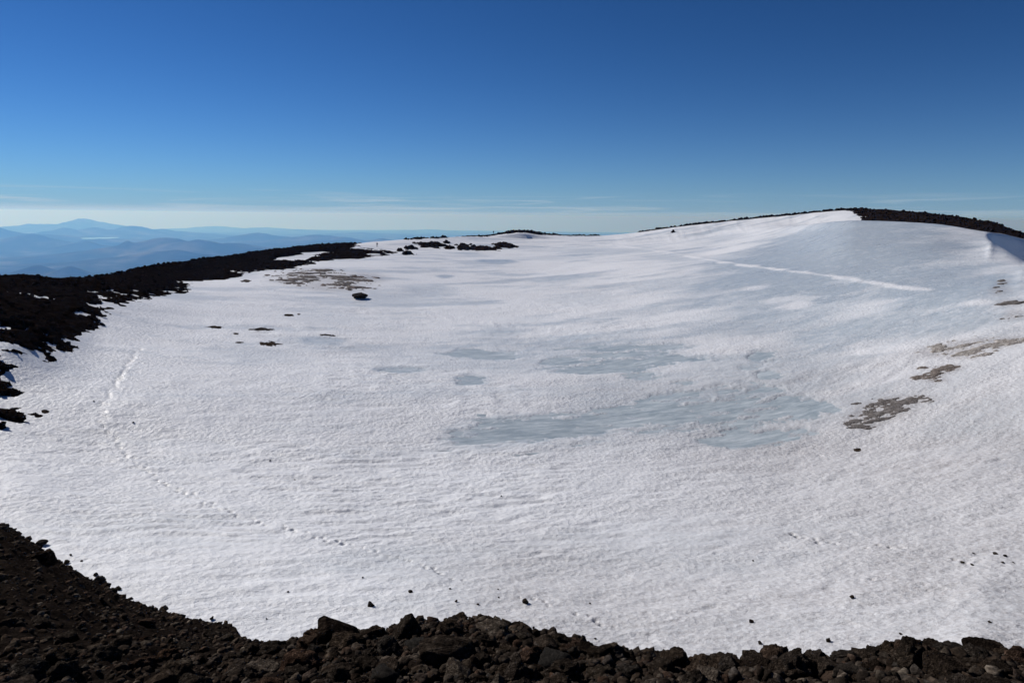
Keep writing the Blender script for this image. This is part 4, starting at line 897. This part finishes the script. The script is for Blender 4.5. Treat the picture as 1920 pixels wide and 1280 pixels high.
# ---------------------------------------------------------------- the far country
def far_material():
    m, nd, lk, b = new_mat('forested_hills')
    n = noise(nd, lk, 0.0006, 5, 0.6)
    lk.new(ramp(nd, lk, n, [(0.38, (0.018, 0.026, 0.018)), (0.52, (0.05, 0.056, 0.038)), (0.66, (0.15, 0.14, 0.105))]), b.inputs['Base Color'])
    b.inputs['Roughness'].default_value = 1.0; b.inputs['Specular IOR Level'].default_value = 0.0
    return m
M_FAR = far_material()
PLAIN = -1850.0
fr = np.concatenate([np.geomspace(330, 9000, 50), np.geomspace(9150, 60000, 250), np.geomspace(60300, 260000, 170)])
fa = np.concatenate([np.linspace(-180, -44, 40)[:-1], np.linspace(-44, 30, 400), np.linspace(30, 180, 60)[1:]])
FA, FR = np.meshgrid(fa, fr)
fx = FR*np.sin(np.radians(FA)); fy = FR*np.cos(np.radians(FA))
plain_z = PLAIN - FR**2/(2*7.4e6)
flank = -75 - (FR - 330)*0.36
fz = plain_z + 60*fbm(fx/6000, fy/6000, 5, 131) + 160*np.clip(fbm(fx/17000, fy/17000, 4, 132), 0, 1)
rise = np.zeros(FR.shape)
for (a, d, zp, wt, wr) in FAR_HILLS:
    cx, cy = d*1000*math.sin(R_(a)), d*1000*math.cos(R_(a))
    base = PLAIN - (d*1000)**2/(2*7.4e6)
    sx, sy = math.sin(R_(a)), math.cos(R_(a))
    dx, dy = fx - cx, fy - cy
    t = (dx*sy - dy*sx)/(wt*1000); q = (dx*sx + dy*sy)/(wr*1000)
    g = np.sqrt(t*t + q*q + 0.004)
    h = (zp - base) * np.exp(-1.15*(g - 0.063))
    rise = np.maximum(rise, h)
rdg = 1 - 2*np.abs(fbm(fx/5200, fy/5200, 5, 135, 0.55))
rise = rise * (0.90 + 0.16*rdg + 0.20*fbm(fx/1500, fy/1500, 4, 136))
fz = np.maximum(fz, plain_z + rise)
fz = np.maximum(fz, flank)
lr, la = LAKE_R, LAKE[0]
lx, ly = lr*math.sin(R_(la)), lr*math.cos(R_(la)); lz = float(20 - lr*LAKE[1])
ld = np.hypot(((fx-lx)*math.cos(R_(la)) - (fy-ly)*math.sin(R_(la)))/1100, ((fx-lx)*math.sin(R_(la)) + (fy-ly)*math.cos(R_(la)))/2600)
fz = np.where(ld < 1.6, np.minimum(fz, lz - 25 + 0*fz), fz)
tag(obj('far_hills', mesh_from('far_hills', np.stack([fx, fy, fz], -1).reshape(-1, 3), grid_faces(len(fr), len(fa)), M_FAR)), kind='structure')
m, nd, lk, b = new_mat('lake_water'); b.inputs['Base Color'].default_value = (0.35, 0.42, 0.48, 1); b.inputs['Roughness'].default_value = 0.12
ang = np.linspace(0, 2*math.pi, 48, endpoint=False); k = 1 + 0.3*np.sin(ang*2 + 1) + 0.12*np.sin(ang*5)
wx = 700*k*np.cos(ang); wy = 1500*k*np.sin(ang)
cv = np.stack([wx*math.cos(R_(la)) + wy*math.sin(R_(la)), -wx*math.sin(R_(la)) + wy*math.cos(R_(la)), np.zeros(48)], -1)
cv = np.concatenate([cv, [[0, 0, 0]]]); fcs = np.array([[i, (i+1) % 48, 48] for i in range(48)])
tag(obj('lake', mesh_from('lake', cv, fcs, m, smooth=False), loc=(lx, ly, lz - 5)), kind='structure')

# ---------------------------------------------------------------- the air between
m = bpy.data.materials.new('haze'); m.use_nodes = True; nd = m.node_tree.nodes; lk = m.node_tree.links; nd.clear()
o_ = nd.new('ShaderNodeOutputMaterial'); pv = nd.new('ShaderNodeVolumePrincipled')
pv.inputs['Color'].default_value = (0.17, 0.44, 1.0, 1)
pv.inputs['Density'].default_value = HAZE_DENSITY
pv.inputs['Anisotropy'].default_value = 0.3
pv.inputs['Absorption Color'].default_value = (0.90, 0.94, 1, 1)
lk.new(pv.outputs[0], o_.inputs['Volume'])
S_ = 275000.0; top = 120.0; bot = float(fz.min()) - 20
hv = [(sx*S_, sy*S_, z) for z in (bot, top) for sx, sy in ((-1,-1),(1,-1),(1,1),(-1,1))]
me = bpy.data.meshes.new('haze'); me.from_pydata(hv, [], [(3,2,1,0),(4,5,6,7),(0,1,5,4),(1,2,6,5),(2,3,7,6),(3,0,4,7)]); me.materials.append(m)
tag(obj('haze', me), kind='stuff')
